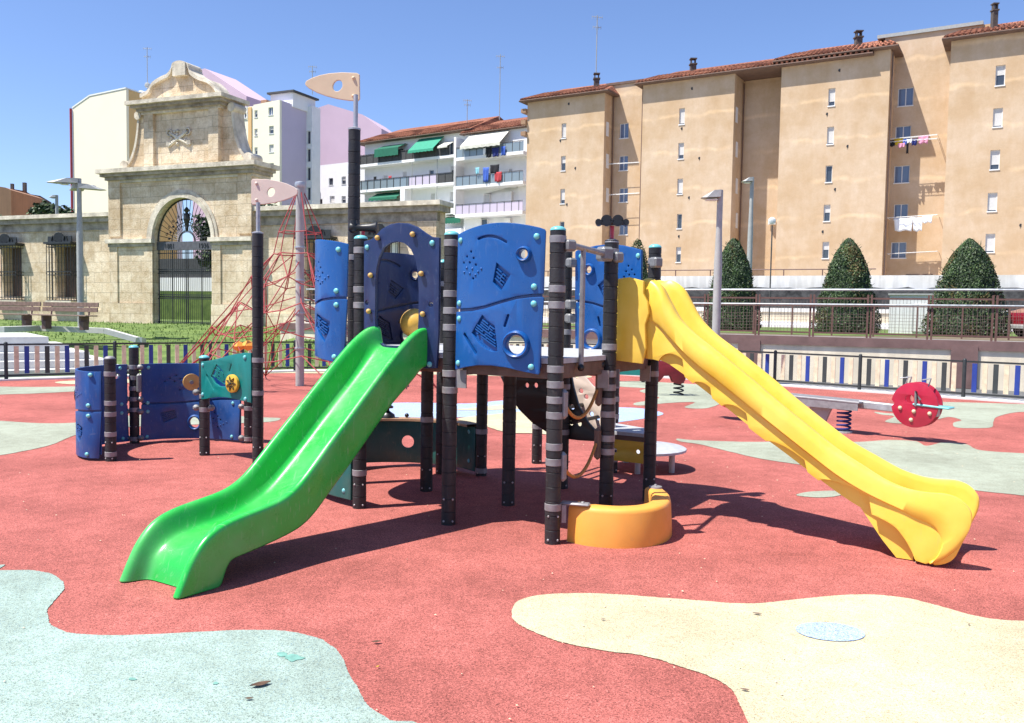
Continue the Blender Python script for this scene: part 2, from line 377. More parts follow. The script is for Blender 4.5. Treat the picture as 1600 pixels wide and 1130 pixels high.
# ---------------------------------------------------------------- material set
rubber('red_rubber', (.41, .123, .102), dark=.4, light=2.0, stain=.26)
rubber('mint_rubber', (.365, .47, .41), dark=.42, light=1.45, stain=.22, spk=(.26, .40, .44))
rubber('sage_rubber', (.37, .40, .31), dark=.6, light=1.3, stain=.2)
rubber('cream_rubber', (.60, .54, .365), dark=.5, light=1.3, stain=.16, spk=(.55, .4, .2))
rubber('blue_rubber', (.33, .42, .62), dark=.45, light=1.9, stain=.1)
mat('concrete', (.46, .45, .42), .9, .12, 3, .2, 60)
mat('pale_concrete', (.62, .61, .58), .9, .1, 3, .1, 60)
mat('asphalt', (.12, .12, .12), .9, .2, 5, .3, 90)
mat('post_black', (.020, .020, .022), .45, .12, 9, .15, 60, spec=.4, wear=.10, dust=(.22, .19, .17))
mat('band_grey', (.27, .26, .265), .45, .15, 20, metal=.35)
mat('steel', (.42, .42, .43), .4, .15, 15, metal=.6)
mat('clamp_grey', (.20, .20, .20), .45, .15, 25, .1, 90, metal=.2)
mat('cyan_plastic', (.16, .50, .52), .3, .08, 20, coat=.2)
mat('blue_plastic', (.003, .078, .29), .30, .10, 2.2, .05, 120, spec=.5, coat=.1, wear=.06, dust=(.30, .34, .40))
mat('navy_plastic', (.007, .020, .085), .34, .12, 2.5, .05, 120, coat=.1, wear=.10, dust=(.25, .27, .32))
mat('wall_blue', (.003, .055, .22), .38, .14, 2.5, .05, 120, wear=.14, dust=(.30, .32, .36))
mat('teal_plastic', (.005, .17, .15), .35, .10, 3, .05, 120)
mat('teal_shaded', (.004, .095, .085), .4, .15, 3, .05, 120, wear=.1)  # shop wall's teal, darkened to put the shade under the tower into its colour
mat('stain_teal', (.16, .34, .28), .9, .2, 30)
mat('iron_grey', (.10, .10, .11), .6, .2, 8)
mat('green_plastic', (.022, .43, .055), .28, .10, 2.5, .03, 60, coat=.2, wear=.22, dust=(.40, .55, .36))
mat('yellow_plastic', (.90, .585, .055), .36, .08, 2.5, .02, 60, coat=.1, c2=(.93, .65, .10), wear=.12, dust=(.55, .42, .2))
mat('orange_plastic', (.84, .37, .06), .42, .06, 3, .08, 150, wear=.10, dust=(.45, .3, .16))
mat('yellow_disc', (.62, .40, .04), .4, .1, 8)
mat('knob_tan', (.55, .34, .10), .45, .1, 20)
mat('ball_yellow', (.72, .42, .07), .4, .1, 6)
mat('sand_board', (.66, .50, .33), .6, .06, 6, .05, 200)
mat('pink_board', (.68, .55, .46), .6, .06, 6, .05, 200)
mat('tan_board', (.34, .20, .11), .6, .12, 6)
mat('brown_frame', (.13, .085, .065), .7, .25, 10, .2, 60)
mat('deck_grey', (.42, .43, .45), .6, .12, 14, .2, 90)
mat('black_plastic', (.010, .010, .011), .35, .2, 10)
mat('red_plastic', (.42, .012, .04), .35, .1, 6, coat=.1)
mat('dark_red', (.20, .012, .02), .4, .15, 6)
mat('rope_red', (.34, .05, .05), .7, .2, 30)
mat('rope_gold', (.45, .20, .05), .7, .2, 60, .3, 200)
mat('pole_grey', (.37, .375, .355), .5, .1, 8, .05, 90)
mat('fence_black', (.025, .03, .03), .5, .2, 10)
mat('fence_wood', (.68, .56, .38), .75, .18, 9, .15, 60, c2=(.76, .65, .46))
mat('fence_blue', (.015, .045, .26), .55, .12, 9)
mat('fence_dark', (.035, .045, .045), .55, .12, 9)
mat('rail_brown', (.13, .065, .050), .6, .15, 10)
mat('wire', (.16, .11, .09), .5, .1, 10)
mat('galv', (.45, .47, .48), .4, .12, 10, metal=.7)
mat('bench_wood', (.20, .13, .10), .7, .3, 12, .2, 60)
mat('white_paint', (.84, .83, .82), .8, .04, 1.2)
mat('white_metal', (.75, .75, .74), .5, .05, 5)
mat('iron_black', (.022, .025, .025), .5, .3, 12)
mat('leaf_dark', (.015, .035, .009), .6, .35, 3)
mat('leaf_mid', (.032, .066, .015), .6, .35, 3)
mat('leaf_pale', (.06, .10, .022), .6, .35, 3)  # palest leaf green, mixed in at random
mat('leaf_brown', (.10, .075, .02), .7, .35, 3)
mat('trunk', (.10, .07, .05), .9, .3, 8, .4, 30)
mat('grass', (.085, .16, .022), .9, .35, 1.6, .4, 90, c2=(.16, .23, .05), detail=9)
mat('grass_blade', (.12, .22, .03), .8, .3, 2, c2=(.20, .28, .06))
mat('soil', (.17, .13, .08), .95, .3, 3, .3, 40)
mat('lavender_wall', (.56, .49, .60), .9, .04, .3)
mat('pink_wall', (.58, .43, .50), .9, .04, .3)
mat('cream_wall', (.88, .82, .64), .9, .03, .3)
mat('bright_cream', (.96, .84, .64), .9, .02, .3)
mat('ochre_wall', (.74, .47, .21), .9, .05, .3)
mat('orange_wall', (.36, .20, .12), .9, .08, .4, streak=.1)
mat('brown_brick', (.16, .10, .075), .9, .15, 2)
mat('dark_stone', (.022, .024, .026), .95, .5, 3.2, .6, 9, c2=(.085, .085, .085), detail=10)
mat('white_stained', (.86, .82, .74), .95, .16, .9, .2, 20, c2=(.90, .88, .84), detail=8, streak=.2)
mat('beige_block', (.70, .60, .44), .9, .12, .8, .1, 30, streak=.15)
mat('wall_concrete', (.80, .70, .53), .9, .10, 1.2, .2, 50, streak=.15)
mat('coping_brown', (.17, .10, .09), .85, .2, 3, .2, 60)
mat('pavement', (.42, .39, .36), .9, .12, 2, .1, 60)
mat('wood_edge', (.13, .08, .05), .7, .2, 10)
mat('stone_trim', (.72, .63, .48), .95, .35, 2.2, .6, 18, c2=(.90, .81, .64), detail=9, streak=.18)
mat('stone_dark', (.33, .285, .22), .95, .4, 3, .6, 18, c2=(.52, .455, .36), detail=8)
mat('chimney_brick', (.10, .08, .07), .9, .3, 6)
mat('pipe_red', (.35, .04, .05), .6, .1, 5)
mat('awning_green', (.03, .28, .17), .8, .1, 3)
mat('awning_dark', (.01, .13, .075), .8, .1, 3)
mat('awning_stripe', (.55, .54, .46), .8, .15, 3)
mat('cloth_yellow', (.75, .50, .02), .9, .1, 4)
mat('cloth_navy', (.02, .03, .16), .9, .15, 4)
mat('cloth_blue', (.05, .12, .48), .9, .15, 4)
mat('cloth_black', (.015, .015, .02), .9, .15, 4)
mat('cloth_pink', (.70, .30, .42), .9, .12, 4)
mat('cloth_white', (.86, .86, .86), .9, .03, 4)
mat('cloth_red', (.45, .05, .06), .9, .12, 4)
mat('cloth_cyan', (.25, .55, .65), .9, .12, 4)
mat('dry_leaf', (.11, .06, .035), .9, .3, 30)
mat('car_red', (.22, .01, .02), .25, .05, 4, coat=.8)
mat('rubber_tyre', (.02, .02, .02), .8, .1, 20)
mat('shutter', (.60, .58, .55), .7, .05, 5)
mat('grille_dark', (.06, .06, .06), .7, .2, 5)
mat('lens', (.02, .02, .025), .1, .1, 5)
glassmat('glass'); glassmat('glass_blue', (.13, .17, .26), .1); glassmat('glass_pale', (.22, .27, .30), .12)
# ================================================================ GROUND
def sheet(name, pts, z, m, label=None, kind='structure', smoothk=4):
    P = [q + V((1, .7, 0)) * (noise.noise(q * 9) * .009 + noise.noise(q * 60) * .005) for q in catmull([V((p[0], p[1], 0)) for p in pts], smoothk * 4, True)] if smoothk else [V((p[0], p[1], 0)) for p in pts]
    from mathutils.geometry import tessellate_polygon
    tri = tessellate_polygon([P]); mb = MB(); fs = []
    for t in tri:
        a, b, c = (P[i] for i in t)
        fs.append(t if (b - a).cross(c - a).z > 0 else t[::-1])
    mb.add([V((p.x, p.y, z)) for p in P], fs)
    o = mb.build(name, m); tag(o, kind=kind); return o
G2 = lambda L: [gp(*p)[:2] for p in L]
sheet('ground', [(-900, -60), (900, -60), (900, 900), (-900, 900)], -.02, 'asphalt', smoothk=0)
# fence corners (plan)
FL = [(-14.5, 14.2), (-10.2, 17.25), (-5.3, 20.9), (1.3, 23.2)]
FR = [(1.3, 23.2), (3.6, 21.0), (5.9, 19.2), (7.3, 17.95), (8.8, 16.65), (10.2, 15.5), (12.6, 13.6)]
rp_ = [(-16, -3), (16, -3), (16, 11.2)] + FR[::-1] + FL[::-1][1:] + [(-16, 13)]
sheet('rubber_ground', rp_, 0.0, 'red_rubber', smoothk=0)
sheet('mint_ground_patch', G2([(-60, 893), (0, 892), (60, 893), (93, 905), (100, 920), (84, 940), (73, 962), (84, 980), (120, 991), (200, 993.5), (300, 989), (380, 985.5), (450, 988), (500, 1000), (533, 1025), (548, 1060), (570, 1095), (605, 1125), (670, 1165)]) + [(-.2, 1.6), (-3.2, 1.4), (-4.6, 3.2)], .004, 'mint_rubber')
sheet('cream_ground_patch', G2([(800, 955), (812, 939), (850, 930), (920, 928), (1000, 932), (1100, 940), (1175, 944), (1250, 937), (1330, 930), (1400, 933), (1450, 943), (1510, 960), (1560, 969), (1640, 973), (1800, 985)]) + [(3.6, 2.6), (2.4, 1.3), (.9, 1.5)] + G2([(1180, 1200), (1168, 1130), (1150, 1090), (1120, 1063), (1070, 1045), (1010, 1027), (940, 1017), (880, 1005), (830, 987), (804, 971)]), .004, 'cream_rubber')
for cx0, cy0, rx0, ry0 in ((441, 1024, 11, 4), (459, 1030, 14, 6), (337, 1070, 5, 2.4), (207, 1063, 7, 2.5)):
    rr_ = random.Random(int(cx0)); sheet('ground_stain', G2([(cx0 + rx0 * rr_.uniform(.5, 1.2) * math.cos(k * .63), cy0 + ry0 * rr_.uniform(.5, 1.2) * math.sin(k * .63)) for k in range(10)][::-1]), .0065, 'stain_teal', smoothk=1)
bo = gp(1297, 989)
sheet('blue_ground_spot', circ(bo.x, bo.y, .165, .125, 28), .008, 'blue_rubber', smoothk=0)
sheet('sage_ground_patch', G2([(1058, 686), (1080, 688), (1130, 690), (1180, 691), (1260, 690), (1337, 691), (1390, 688), (1430, 690), (1448, 697), (1474, 692), (1510, 695), (1532, 704), (1600, 709), (1720, 716), (1720, 790), (1600, 775), (1525, 767), (1420, 752), (1330, 738), (1240, 725), (1187, 717), (1131, 704), (1094, 695), (1062, 690)]), .004, 'sage_rubber')
sheet('sage_ground_spot', G2([(1244, 773.7), (1265, 769), (1304, 767.5), (1322, 771), (1306, 776), (1281, 778), (1256, 776.5)]), .004, 'sage_rubber')
sheet('far_sage_patch', G2([(1367, 644), (1400, 646), (1420, 634), (1446, 629), (1500, 629), (1600, 632), (1680, 636), (1680, 650), (1600, 644), (1560, 651), (1552, 660), (1549, 668), (1521, 669.5), (1493, 668), (1490, 661), (1502, 657), (1484, 652), (1465, 655.6), (1442, 661), (1405, 662), (1383, 659), (1397, 651), (1376, 648)]), .004, 'sage_rubber')
sheet('rider_sage_patch', G2([(966, 597), (1000, 596), (1040, 598), (1110, 603), (1128, 612), (1130, 627), (1105, 638), (1070, 637), (1085, 629), (1045, 630), (1000, 634), (992, 630), (1030, 622), (1000, 612), (1008, 607), (968, 604)]), .004, 'sage_rubber')
sheet('blue_ground_patch', G2([(585, 633), (614, 630), (661, 629.6), (716, 631), (747, 630), (790, 626), (850, 628), (900, 634), (972, 637), (1006, 639), (1036, 646), (1020, 652), (975, 659), (930, 664), (860, 655), (800, 650), (730, 652), (660, 655), (590, 655)]), .004, 'blue_rubber')
sheet('cream_island_patch', G2([(715, 655), (770, 648), (830, 643), (900, 646), (925, 660), (905, 682), (835, 678), (790, 676), (745, 662)]), .008, 'cream_rubber')
sheet('cream_ribbon_patch', G2([(712, 641), (750, 637), (790, 633), (850, 634), (846, 638), (800, 640), (750, 642)]), .008, 'cream_rubber')
sheet('left_sage_ribbon', G2([(-60, 603), (0, 604.4), (60, 605), (132, 603.6), (180, 600), (180, 607), (132, 611), (60, 615), (0, 617), (-60, 621)]), .004, 'sage_rubber')
sheet('left_sage_patch', G2([(-80, 655), (0, 658), (45, 661), (90, 662), (137, 659), (200, 650), (300, 646), (395, 652), (437, 654), (415, 660), (300, 664), (200, 668), (137, 677), (113, 682), (75, 697), (0, 712), (-80, 722)]), .004, 'sage_rubber')
sheet('back_cream_ribbon', G2([(88, 597), (140, 594), (300, 589), (415, 580), (520, 580), (700, 582), (900, 586), (900, 591), (700, 586), (520, 584), (415, 584), (300, 595), (140, 600), (100, 600)]), .004, 'cream_rubber')
# kerb under the fences
def strip(name, pl, w0, w1, z0, z1, m):
    mb = MB()
    P = [V((p[0], p[1], 0)) for p in pl]; rows = []
    for i, p in enumerate(P):
        t = (P[min(i + 1, len(P) - 1)] - P[max(i - 1, 0)]).normalized(); o = V((t.y, -t.x, 0))
        a = p + o * w0; b = p + o * w1
        rows.append([V((b.x, b.y, z0)), V((b.x, b.y, z1)), V((a.x, a.y, z1)), V((a.x, a.y, z0))])
    mb.grid(rows)
    n = len(rows)
    return tag(mb.build(name, m), kind='structure')
strip('fence_kerb', FL, -.35, .16, -.02, .03, 'pale_concrete')
strip('fence_kerb', FR, -.35, .22, -.02, .03, 'pale_concrete')

# ---- left: lawn rising to the old stone wall, steps
WL = Plane((-5.55, 31.0), (13.45, -5.4))          # stone wall line
def wallbase(t): return WL.pt(t, 0)
rows = []
NU = 46
for j in range(24):
    v = j / 23.0; r = []
    for i in range(NU):
        u = i / (NU - 1)
        # front edge follows the fence, back edge the wall (and beyond)
        fx = -16 + 21 * u
        if fx < -5.3: fy = 20.9 + (fx + 5.3) * .745
        else: fy = 20.9 + (fx + 5.3) * .348
        a = V((fx, fy + .5, 0.03)); b = WL.pt(-26 + 34 * u, .84, -.3)
        q = a.lerp(b, v); zz = .03 + .81 * min(1, v * 1.12) ** .75
        if q.x < -7.2: zz = min(zz, .03 + .81 * min(1, max(0, v - .25) * 1.5) ** .9)
        q.z = zz + .02 * noise.noise(q * .4); r.append(q)
    rows.append(r)
tag(MB().grid(rows).build('lawn', 'grass', smooth=60), kind='structure')
def lawn_z(x, y):
    best = None
    for r in rows[::1]:
        for q in r:
            d = (q.x - x) ** 2 + (q.y - y) ** 2
            if best is None or d < best[0]: best = (d, q.z)
    return best[1]
mb = MB()
for k in range(13000):
    u = random.random(); v = random.random() ** 1.2; i = u * (NU - 1); j = v * 22; i0 = int(i); j0 = int(j)
    if i0 >= NU - 1: continue
    q = rows[j0][i0].lerp(rows[j0][i0 + 1], i - i0).lerp(rows[j0 + 1][i0].lerp(rows[j0 + 1][i0 + 1], i - i0), j - j0)
    if q.x < -9.0 and v < .45: continue
    a = random.random() * 6.3; w = .012 + .012 * random.random(); h = .04 + .06 * random.random(); d = V((math.cos(a) * w, math.sin(a) * w, 0))
    mb.add([q - d, q + d, q + V((random.uniform(-.03, .03), random.uniform(-.03, .03), h))], [(0, 1, 2)])
tag(mb.build('grass', 'grass_blade'), 'short bright green grass of the lawn in front of the stone wall', 'grass', kind='stuff')
# ground behind the wall
sheet('garden_ground', [WL.pt(-60, 0, -.3)[:2], WL.pt(16, 0, -.3)[:2], (6, 95), (-95, 95)], .82, 'grass', smoothk=0)
# steps on the left behind the fence
mb = MB(); tg = V((.80, .60, 0)); on = V((.60, -.80, 0))
s0 = V((-10.2, 17.25, 0)) - on * .55
for k in range(5):
    zt = .16 * (k + 1); d0 = .42 * k
    a = s0 - on * d0 - tg * 5; b = s0 - on * d0 + tg * (2.5 - .35 * k); bk = 3.4 if k == 4 else 3.0 - .42 * k
    poly = [a, b, b - on * bk, a - on * bk]
    mb.prism([(p.x, p.y) for p in poly], zt - .16 + (.001 * k), zt)
tag(mb.build('steps', 'pale_concrete'), 'broad pale concrete steps behind the left fence, below the benches', 'steps')
mb = MB()
e_ = [gp(0, 515, .80), gp(60, 513, .80), gp(165, 517, .76), gp(215, 531, .5), gp(222, 533, .42)]
for i in range(len(e_) - 1): mb.bar(e_[i], e_[i + 1], .25, .16)
tag(mb.build('lawn_kerb', 'pale_concrete'), 'white concrete edging running down the left end of the lawn', 'kerb')

# ---- right: retaining wall, upper terrace
RW = Plane((4.9, 21.9), (5.2, -2.6))
TZ = 1.04
tp = [RW.pt(-14, 0)[:2], RW.pt(16, 0)[:2], (60, 24), (120, 120), (-12, 120)]
sheet('terrace', tp, TZ, 'pavement', smoothk=0)
sheet('verge', [RW.pt(-13, 0, -1.6)[:2], RW.pt(16, 0, -1.6)[:2], (30, 26), (26, 34), (-4, 42)], TZ + .006, 'soil', smoothk=0)
sheet('verge_grass', [RW.pt(-13, 0, -2.6)[:2], RW.pt(-1, 0, -3.0)[:2], RW.pt(4, 0, -3.4)[:2], (22, 27), (22, 33), (-2, 40)], TZ + .012, 'grass', smoothk=3)
mb = MB()
def wbox(mb, pl, s0, s1, z0, z1, o0, o1):
    """box on plane pl from s0..s1, z0..z1, offset o0 (back) .. o1 (front)"""
    a = [pl.pt(s0, 0, o1), pl.pt(s1, 0, o1), pl.pt(s1, 0, o0), pl.pt(s0, 0, o0)]
    return mb.prism([(p.x, p.y) for p in a], z0, z1)
rw = thing('retaining_wall', RW.pt(0, 0), 'cream concrete retaining wall with brown coping behind the right fence', 'wall')
wbox(MB(), RW, -14, 16, -.02, TZ - .19, -.3, 0).build('wall_face', 'wall_concrete', rw)
wbox(MB(), RW, -14, 16, TZ - .19, TZ + .02, -.33, .05).build('coping', 'coping_brown', rw)
for px in (1171, 1507, 960):
    s, _ = RW.to(px, 545); wbox(MB(), RW, s - .27, s + .27, -.01, TZ - .10, 0, .07).build('pier', 'coping_brown', rw)

# railing on the terrace edge
rl = thing('railing', RW.pt(0, TZ, -.12), 'long brown metal railing with wire mesh and grey handrails on the terrace edge', 'railing')
z0 = TZ + .02; sp = 1.29; s = -12.9; k = 0
allp = MB(); 
while s < 14.2:
    a = s; b = s + sp
    for q in (a + .04, b - .04): wbox(MB(), RW, q - .022, q + .022, z0, z0 + 1.02, -.14, -.10).build('post', 'rail_brown', rl)
    m2 = MB()
    for zz in (z0 + .10, z0 + .93): wbox(m2, RW, a + .062, b - .062, zz - .02, zz + .02, -.135, -.105)
    m2.build('frame', 'rail_brown', rl)
    m3 = MB(); q = a + .12
    while q < b - .1: wbox(m3, RW, q - .003, q + .003, z0 + .12, z0 + .91, -.123, -.117); q += .075
    zz = z0 + .18
    while zz < z0 + .62: wbox(m3, RW, a + .062, b - .062, zz - .003, zz + .003, -.1165, -.1105); zz += .075
    m3.build('mesh_panel', 'wire', rl)
    s += sp
m = MB()
m.tube([RW.pt(-13, z0 + 1.10, -.09), RW.pt(14.6, z0 + 1.16, -.09)], .026, 8)
m.tube([RW.pt(-13, z0 + .76, -.06), RW.pt(14.6, z0 + .80, -.06)], .020, 8); m.build('handrail', 'galv', rl, smooth=40)
# a second, thinner fence further back on the verge
r2 = thing('wire_fence', RW.pt(0, TZ, -2.4), 'thin brown wire fence on the verge behind the terrace railing', 'fence')
s = -12.5; m = MB(); m3 = MB()
while s < 13:
    wbox(m, RW, s - .02, s + .02, TZ, TZ + .78, -2.42, -2.38); s += 1.02
wbox(m, RW, -12.5, 13, TZ + .78, TZ + .81, -2.42, -2.38)
m.build('post', 'rail_brown', r2)
s = -12.4
while s < 13: wbox(m3, RW, s - .003, s + .003, TZ + .05, TZ + .775, -2.403, -2.397); s += .11
m3.build('mesh_panel', 'wire', r2)

# street walls below the tan flats
SW = Plane((9, 46), (.87, -.42))
bw = thing('street_wall', SW.pt(0, TZ), 'low beige block wall with a dark rough stone band and stained white top below the tan flats', 'wall')
wbox(MB(), SW, -30, 60, TZ, TZ + .22, -.4, .35).build('kerb', 'white_paint', bw)
wbox(MB(), SW, -30, 60, TZ + .1, 1.75, -.4, 0).build('lower_wall', 'beige_block', bw)
wbox(MB(), SW, -30, 60, 1.75, 1.95, -.45, .06).build('ledge', 'white_stained', bw)
# rough stone band with an uneven top
mb = MB(); rws = []
for i in range(181):
    s = -30 + i * .5; h = 2.98 + .10 * noise.noise(V((s * .9, 3, 0))) + .05 * random.uniform(-1, 1)
    rws.append([SW.pt(s, 1.9, -.28), SW.pt(s, h, -.28), SW.pt(s, h, -.7)])
mb.grid(rws).build('stone_band', 'dark_stone', bw)
wbox(MB(), SW, -30, 60, 1.0, 3.62, -1.2, -.75).build('white_wall', 'white_stained', bw)
m = MB(); m.tube([SW.pt(-12, 3.95, -.95), SW.pt(9.5, 3.95, -.95)], .03, 5)
for i in range(12): s = -12 + i * 1.9; m.tube([SW.pt(s, 3.6, -.95), SW.pt(s, 3.95, -.95)], .03, 5)
m.build('handrail', 'rail_brown', bw)

# white utility shed with double doors
P_ = gp(1388, 521, TZ); Q_ = gp(1466, 521, TZ); SP = Plane((P_.x, P_.y), RW.d); Wd = SP.to(1464, 500)[0]
sh = thing('shed', (P_ + Q_) / 2, 'white metal utility cabinet with double doors between two clipped conifers', 'shed')
hh = (521 - 465) / (521 - 498) * (EYE - TZ)
wbox(MB(), SP, 0, Wd, TZ, TZ + hh, -1.2, 0).build('body', 'white_metal', sh)
wbox(MB(), SP, -.05, Wd + .05, TZ + hh, TZ + hh + .05, -1.25, .06).build('roof', 'pole_grey', sh)
for k in (0, 1):
    d = wbox(MB(), SP, Wd * (.5 + .22 * k), Wd * (.71 + .22 * k), TZ + .08, TZ + hh - .3, .003, .03).build('door', 'white_metal', sh)
    wbox(MB(), SP, Wd * (.5 + .22 * k) - .012, Wd * (.5 + .22 * k) , TZ + .08, TZ + hh - .3, .003, .035).build('edge_strip', 'grille_dark', d)

# ================================================================ LOW FENCES of the playground
def slat_fence(name, pts, label, period=1.8, h=.76, pitch=.175, phase=0):
    root = thing(name, V((pts[0][0], pts[0][1], 0)), label, 'fence')
    k = phase
    for i in range(len(pts) - 1):
        a = V((pts[i][0], pts[i][1], 0)); b = V((pts[i + 1][0], pts[i + 1][1], 0)); L = (b - a).length; nb = max(1, round(L / period)); t = (b - a).normalized()
        for j in range(nb):
            p = a.lerp(b, j / nb); q = a.lerp(b, (j + 1) / nb); bl = (q - p).length
            MB().lathe([(.036, .0), (.036, h - .01), (.030, h + .01), (.012, h + .022)], p, 12).build('post', 'fence_black', root, smooth=40)
            m = MB()
            for zz in (.10, h - .035): m.bar(p + t * .036 + V((0, 0, zz)), q - t * .036 + V((0, 0, zz)), .035, .035)
            m.build('rail', 'fence_black', root)
            sl = MB(); n = int((bl - .12) / pitch); st = (bl) / (n + 1)
            for u in range(n):
                c = p + t * (st * (u + 1)); kind = [1, 0, 2, 0][k % 4]; k += 1
                o = random.uniform(-.004, .004)
                sl.cur = kind; sl.bar(c + V((0, 0, .13 + o)), c + V((0, 0, h - .07 + o)), .022, .088, bev=.004, up=t)
            sl.build('slat_infill', ['fence_wood', 'fence_blue', 'fence_dark'], root)
    return root
slat_fence('slat_fence', FL, 'low fence of spaced wooden, black and blue slats below the lawn, left side')
slat_fence('slat_fence', FR, 'low fence of cream, black and blue slats before the retaining wall, right side', phase=1, pitch=.185)
# ================================================================ PLAY TOWER
e1 = V((.842, -.539, 0)); e2 = V((.539, .842, 0))
A = V((.290, 5.69, 0)); B = A - e1 * .872; Gp = B - e1 * .868; Cp = A + e2 * .80; Dp = A + e2 * 1.60
Ep = B + e2 * .78 + V((.01, -.01, 0)); Fp = V((-.72, 7.30, 0)); Hp = V((-.275, 8.03, 0)); Ip = V((.46, 7.51, 0)); Jp = V((1.0, 8.29, 0)); Kp = V((.27, 8.73, 0))
Lp = V((-1.40, 7.55, 0)); Mp = V((-.66, 8.10, 0))
HP = 2.09
tower = thing('play_tower', (A + Fp) / 2, 'big blue play tower with green slide, yellow slide and shark flag on a tall mast', 'play structure')

def post(parent, p, h, bands=(), cap='cyan', r=.0525, z0=0.0, lean=0):
    pr = [(r, z0)]; z = z0 + .095; i = 0
    while z < h - .04:
        rr = r + random.uniform(-.0008, .0012)
        pr += [(rr, z - .004), (r - .0035, z - .0015), (r - .0035, z + .0015), (rr, z + .004)]; z += .097
    pr += [(r, h - .006), (r - .006, h)]
    o = MB().lathe(pr, p, 20).build('post', 'post_black', parent, smooth=24)
    for zb in bands:
        MB().lathe([(r + .001, zb - .024), (r + .004, zb - .022), (r + .004, zb + .022), (r + .001, zb + .024)], p, 20).build('band', 'band_grey', o, smooth=50)
    if cap: 
        c = [(r + .001, h - .002), (r + .001, h + .004), (r * .85, h + .016), (r * .5, h + .025), (r * .1, h + .028)]
        MB().lathe(c, p, 20).build('cap', 'cyan_plastic' if cap == 'cyan' else 'band_grey', o, smooth=50)
    m = MB()
    for a in (-.9, -2.2):
        q = p + V((math.cos(a) * r, math.sin(a) * r, z0)); m.sphere(q + V((0, 0, .03)), .009, 6); m.sphere(q + V((0, 0, .19)), .009, 6)
    m.build('bolt', 'steel', o)
    return o
def zA(y): return HP * (1 - (y - 362) / 488.0)
bandsA = [zA(y) for y in (376, 452, 477, 576, 600, 624, 648, 697, 721, 792)]
post(tower, A, HP, bandsA)
post(tower, B, HP, [2.03, 1.67, 1.55, 1.43, 1.10, .98])
post(tower, Gp, HP, [2.0, 1.70, 1.58, .60, .28])
post(tower, Cp, HP - .02, [2.0, 1.30, 1.10, 1.0, .90, .80, .62, .52], cap='grey')
post(tower, Dp, HP, [1.98, 1.20, 1.06])
post(tower, Ep, 1.12, [], cap=None)
post(tower, Fp, 1.12, [.62], cap=None)
post(tower, Hp, 1.12, [.42, .05], cap=None)
post(tower, Ip, HP, [1.98, 1.62, 1.50, 1.38, .9, .5])
post(tower, Jp, .95, [.85, .72, .55, .38, .25, .13], cap='grey', r=.045)
post(tower, Kp, .62, [.5, .38], cap=None)
mast = post(tower, Lp, 3.10, [2.0], cap=None)
post(tower, Mp, 2.0, [1.8], cap='cyan')

# --- deck
def deck(poly, z=1.24):
    m = MB(); m.prism([(p.x, p.y) for p in poly], z - .035, z); d = m.build('deck', 'deck_grey', tower)
    fr = MB(); n = len(poly)
    for i in range(n):
        a = poly[i] ; b = poly[(i + 1) % n]; t = (b - a).normalized(); inn = V((-t.y, t.x, 0)) * .03
        fr.bar(a + t * .06 + inn + V((0, 0, z - .088)), b - t * .06 + inn + V((0, 0, z - .088)), .04, .10, bev=.004)
    fr.build('frame', 'brown_frame', d)
deck([Gp, A, Cp, Dp, Ip, Hp, Mp, Lp])
for a, b in ((B, Ep), (Ep, Ip), (Fp, Ep), (Ep, Cp)): MB().bar(a.lerp(b, .07) + V((0, 0, 1.12)), a.lerp(b, .93) + V((0, 0, 1.12)), .05, .08).build('beam', 'brown_frame', tower)
for p, o in ((B, e1 * .10), (Cp, -e2 * .09), (Dp, -e2 * .09 - e1 * .02), (Cp, e2 * .09)): MB().bar(p + o + V((0, 0, 1.0)), p + o + V((0, 0, 1.13)), .012, .09, up=e1).build('bracket', 'band_grey', tower)

# --- curved panels ------------------------------------------------
def uv_main(x, y):
    u = (x - 910) / 590.0; yt = 205 - 20 * u; yb = 1022 + 35 * u
    return u, 1 - (y - yt) / (yb - yt)
def ring(mb, c, ro, ri, h, y0, n=22):
    """raised ring in panel space, axis along y"""
    pr = [(ro, 0), (ro - .006, h * .7), ((ro + ri) / 2, h), (ri + .003, h * .8), (ri, 0), (ri, -.03)]
    vs = []; fs = []
    for r, hh in pr:
        for k in range(n): a = 2 * PI * k / n; vs.append(V((c[0] + r * math.cos(a), y0 + hh, c[1] + r * math.sin(a))))
    for i in range(len(pr) - 1):
        for k in range(n): fs.append((i * n + k, i * n + (k + 1) % n, (i + 1) * n + (k + 1) % n, (i + 1) * n + k))
    mb.add(vs, [f[::-1] for f in fs])
def maze(mb, quad, fan, nline, seed, w=.007):
    """ridges between the side edges of a four-cornered recess"""
    rnd = random.Random(seed); p0, p1, p2, p3 = [V((q[0], 0, q[1])) for q in quad]   # p0 top, p1.. around
    def bil(u, v):
        q = p0.lerp(p1, u).lerp(p3.lerp(p2, u), v)
        q.z -= fan * 4 * u * (1 - u) * .5
        return q
    segs = []
    for i in range(1, nline):
        v = i / nline; u0 = rnd.choice((0, 0, .12)); u1 = rnd.choice((1, 1, .86)); g = rnd.uniform(.25, .7)
        st = [(u0, g - .05), (g + .08, u1)] if i % 2 else [(u0, u1)]
        for a, b in st:
            q = [bil(a + (b - a) * k / 6, v) for k in range(7)]
            for k in range(6): segs.append((q[k], q[k + 1]))
        if i < nline - 1: segs.append((bil(g + .08, v), bil(g + .08, v + 1 / nline)))
    for a, b in segs: mb.bar(a, b, .016, w, up=V((0, 0, 1)) if abs((b - a).normalized().z) < .8 else V((1, 0, 0)))
def circle2(c, r, n=20): return circ(c[0], c[1], r, r, n)
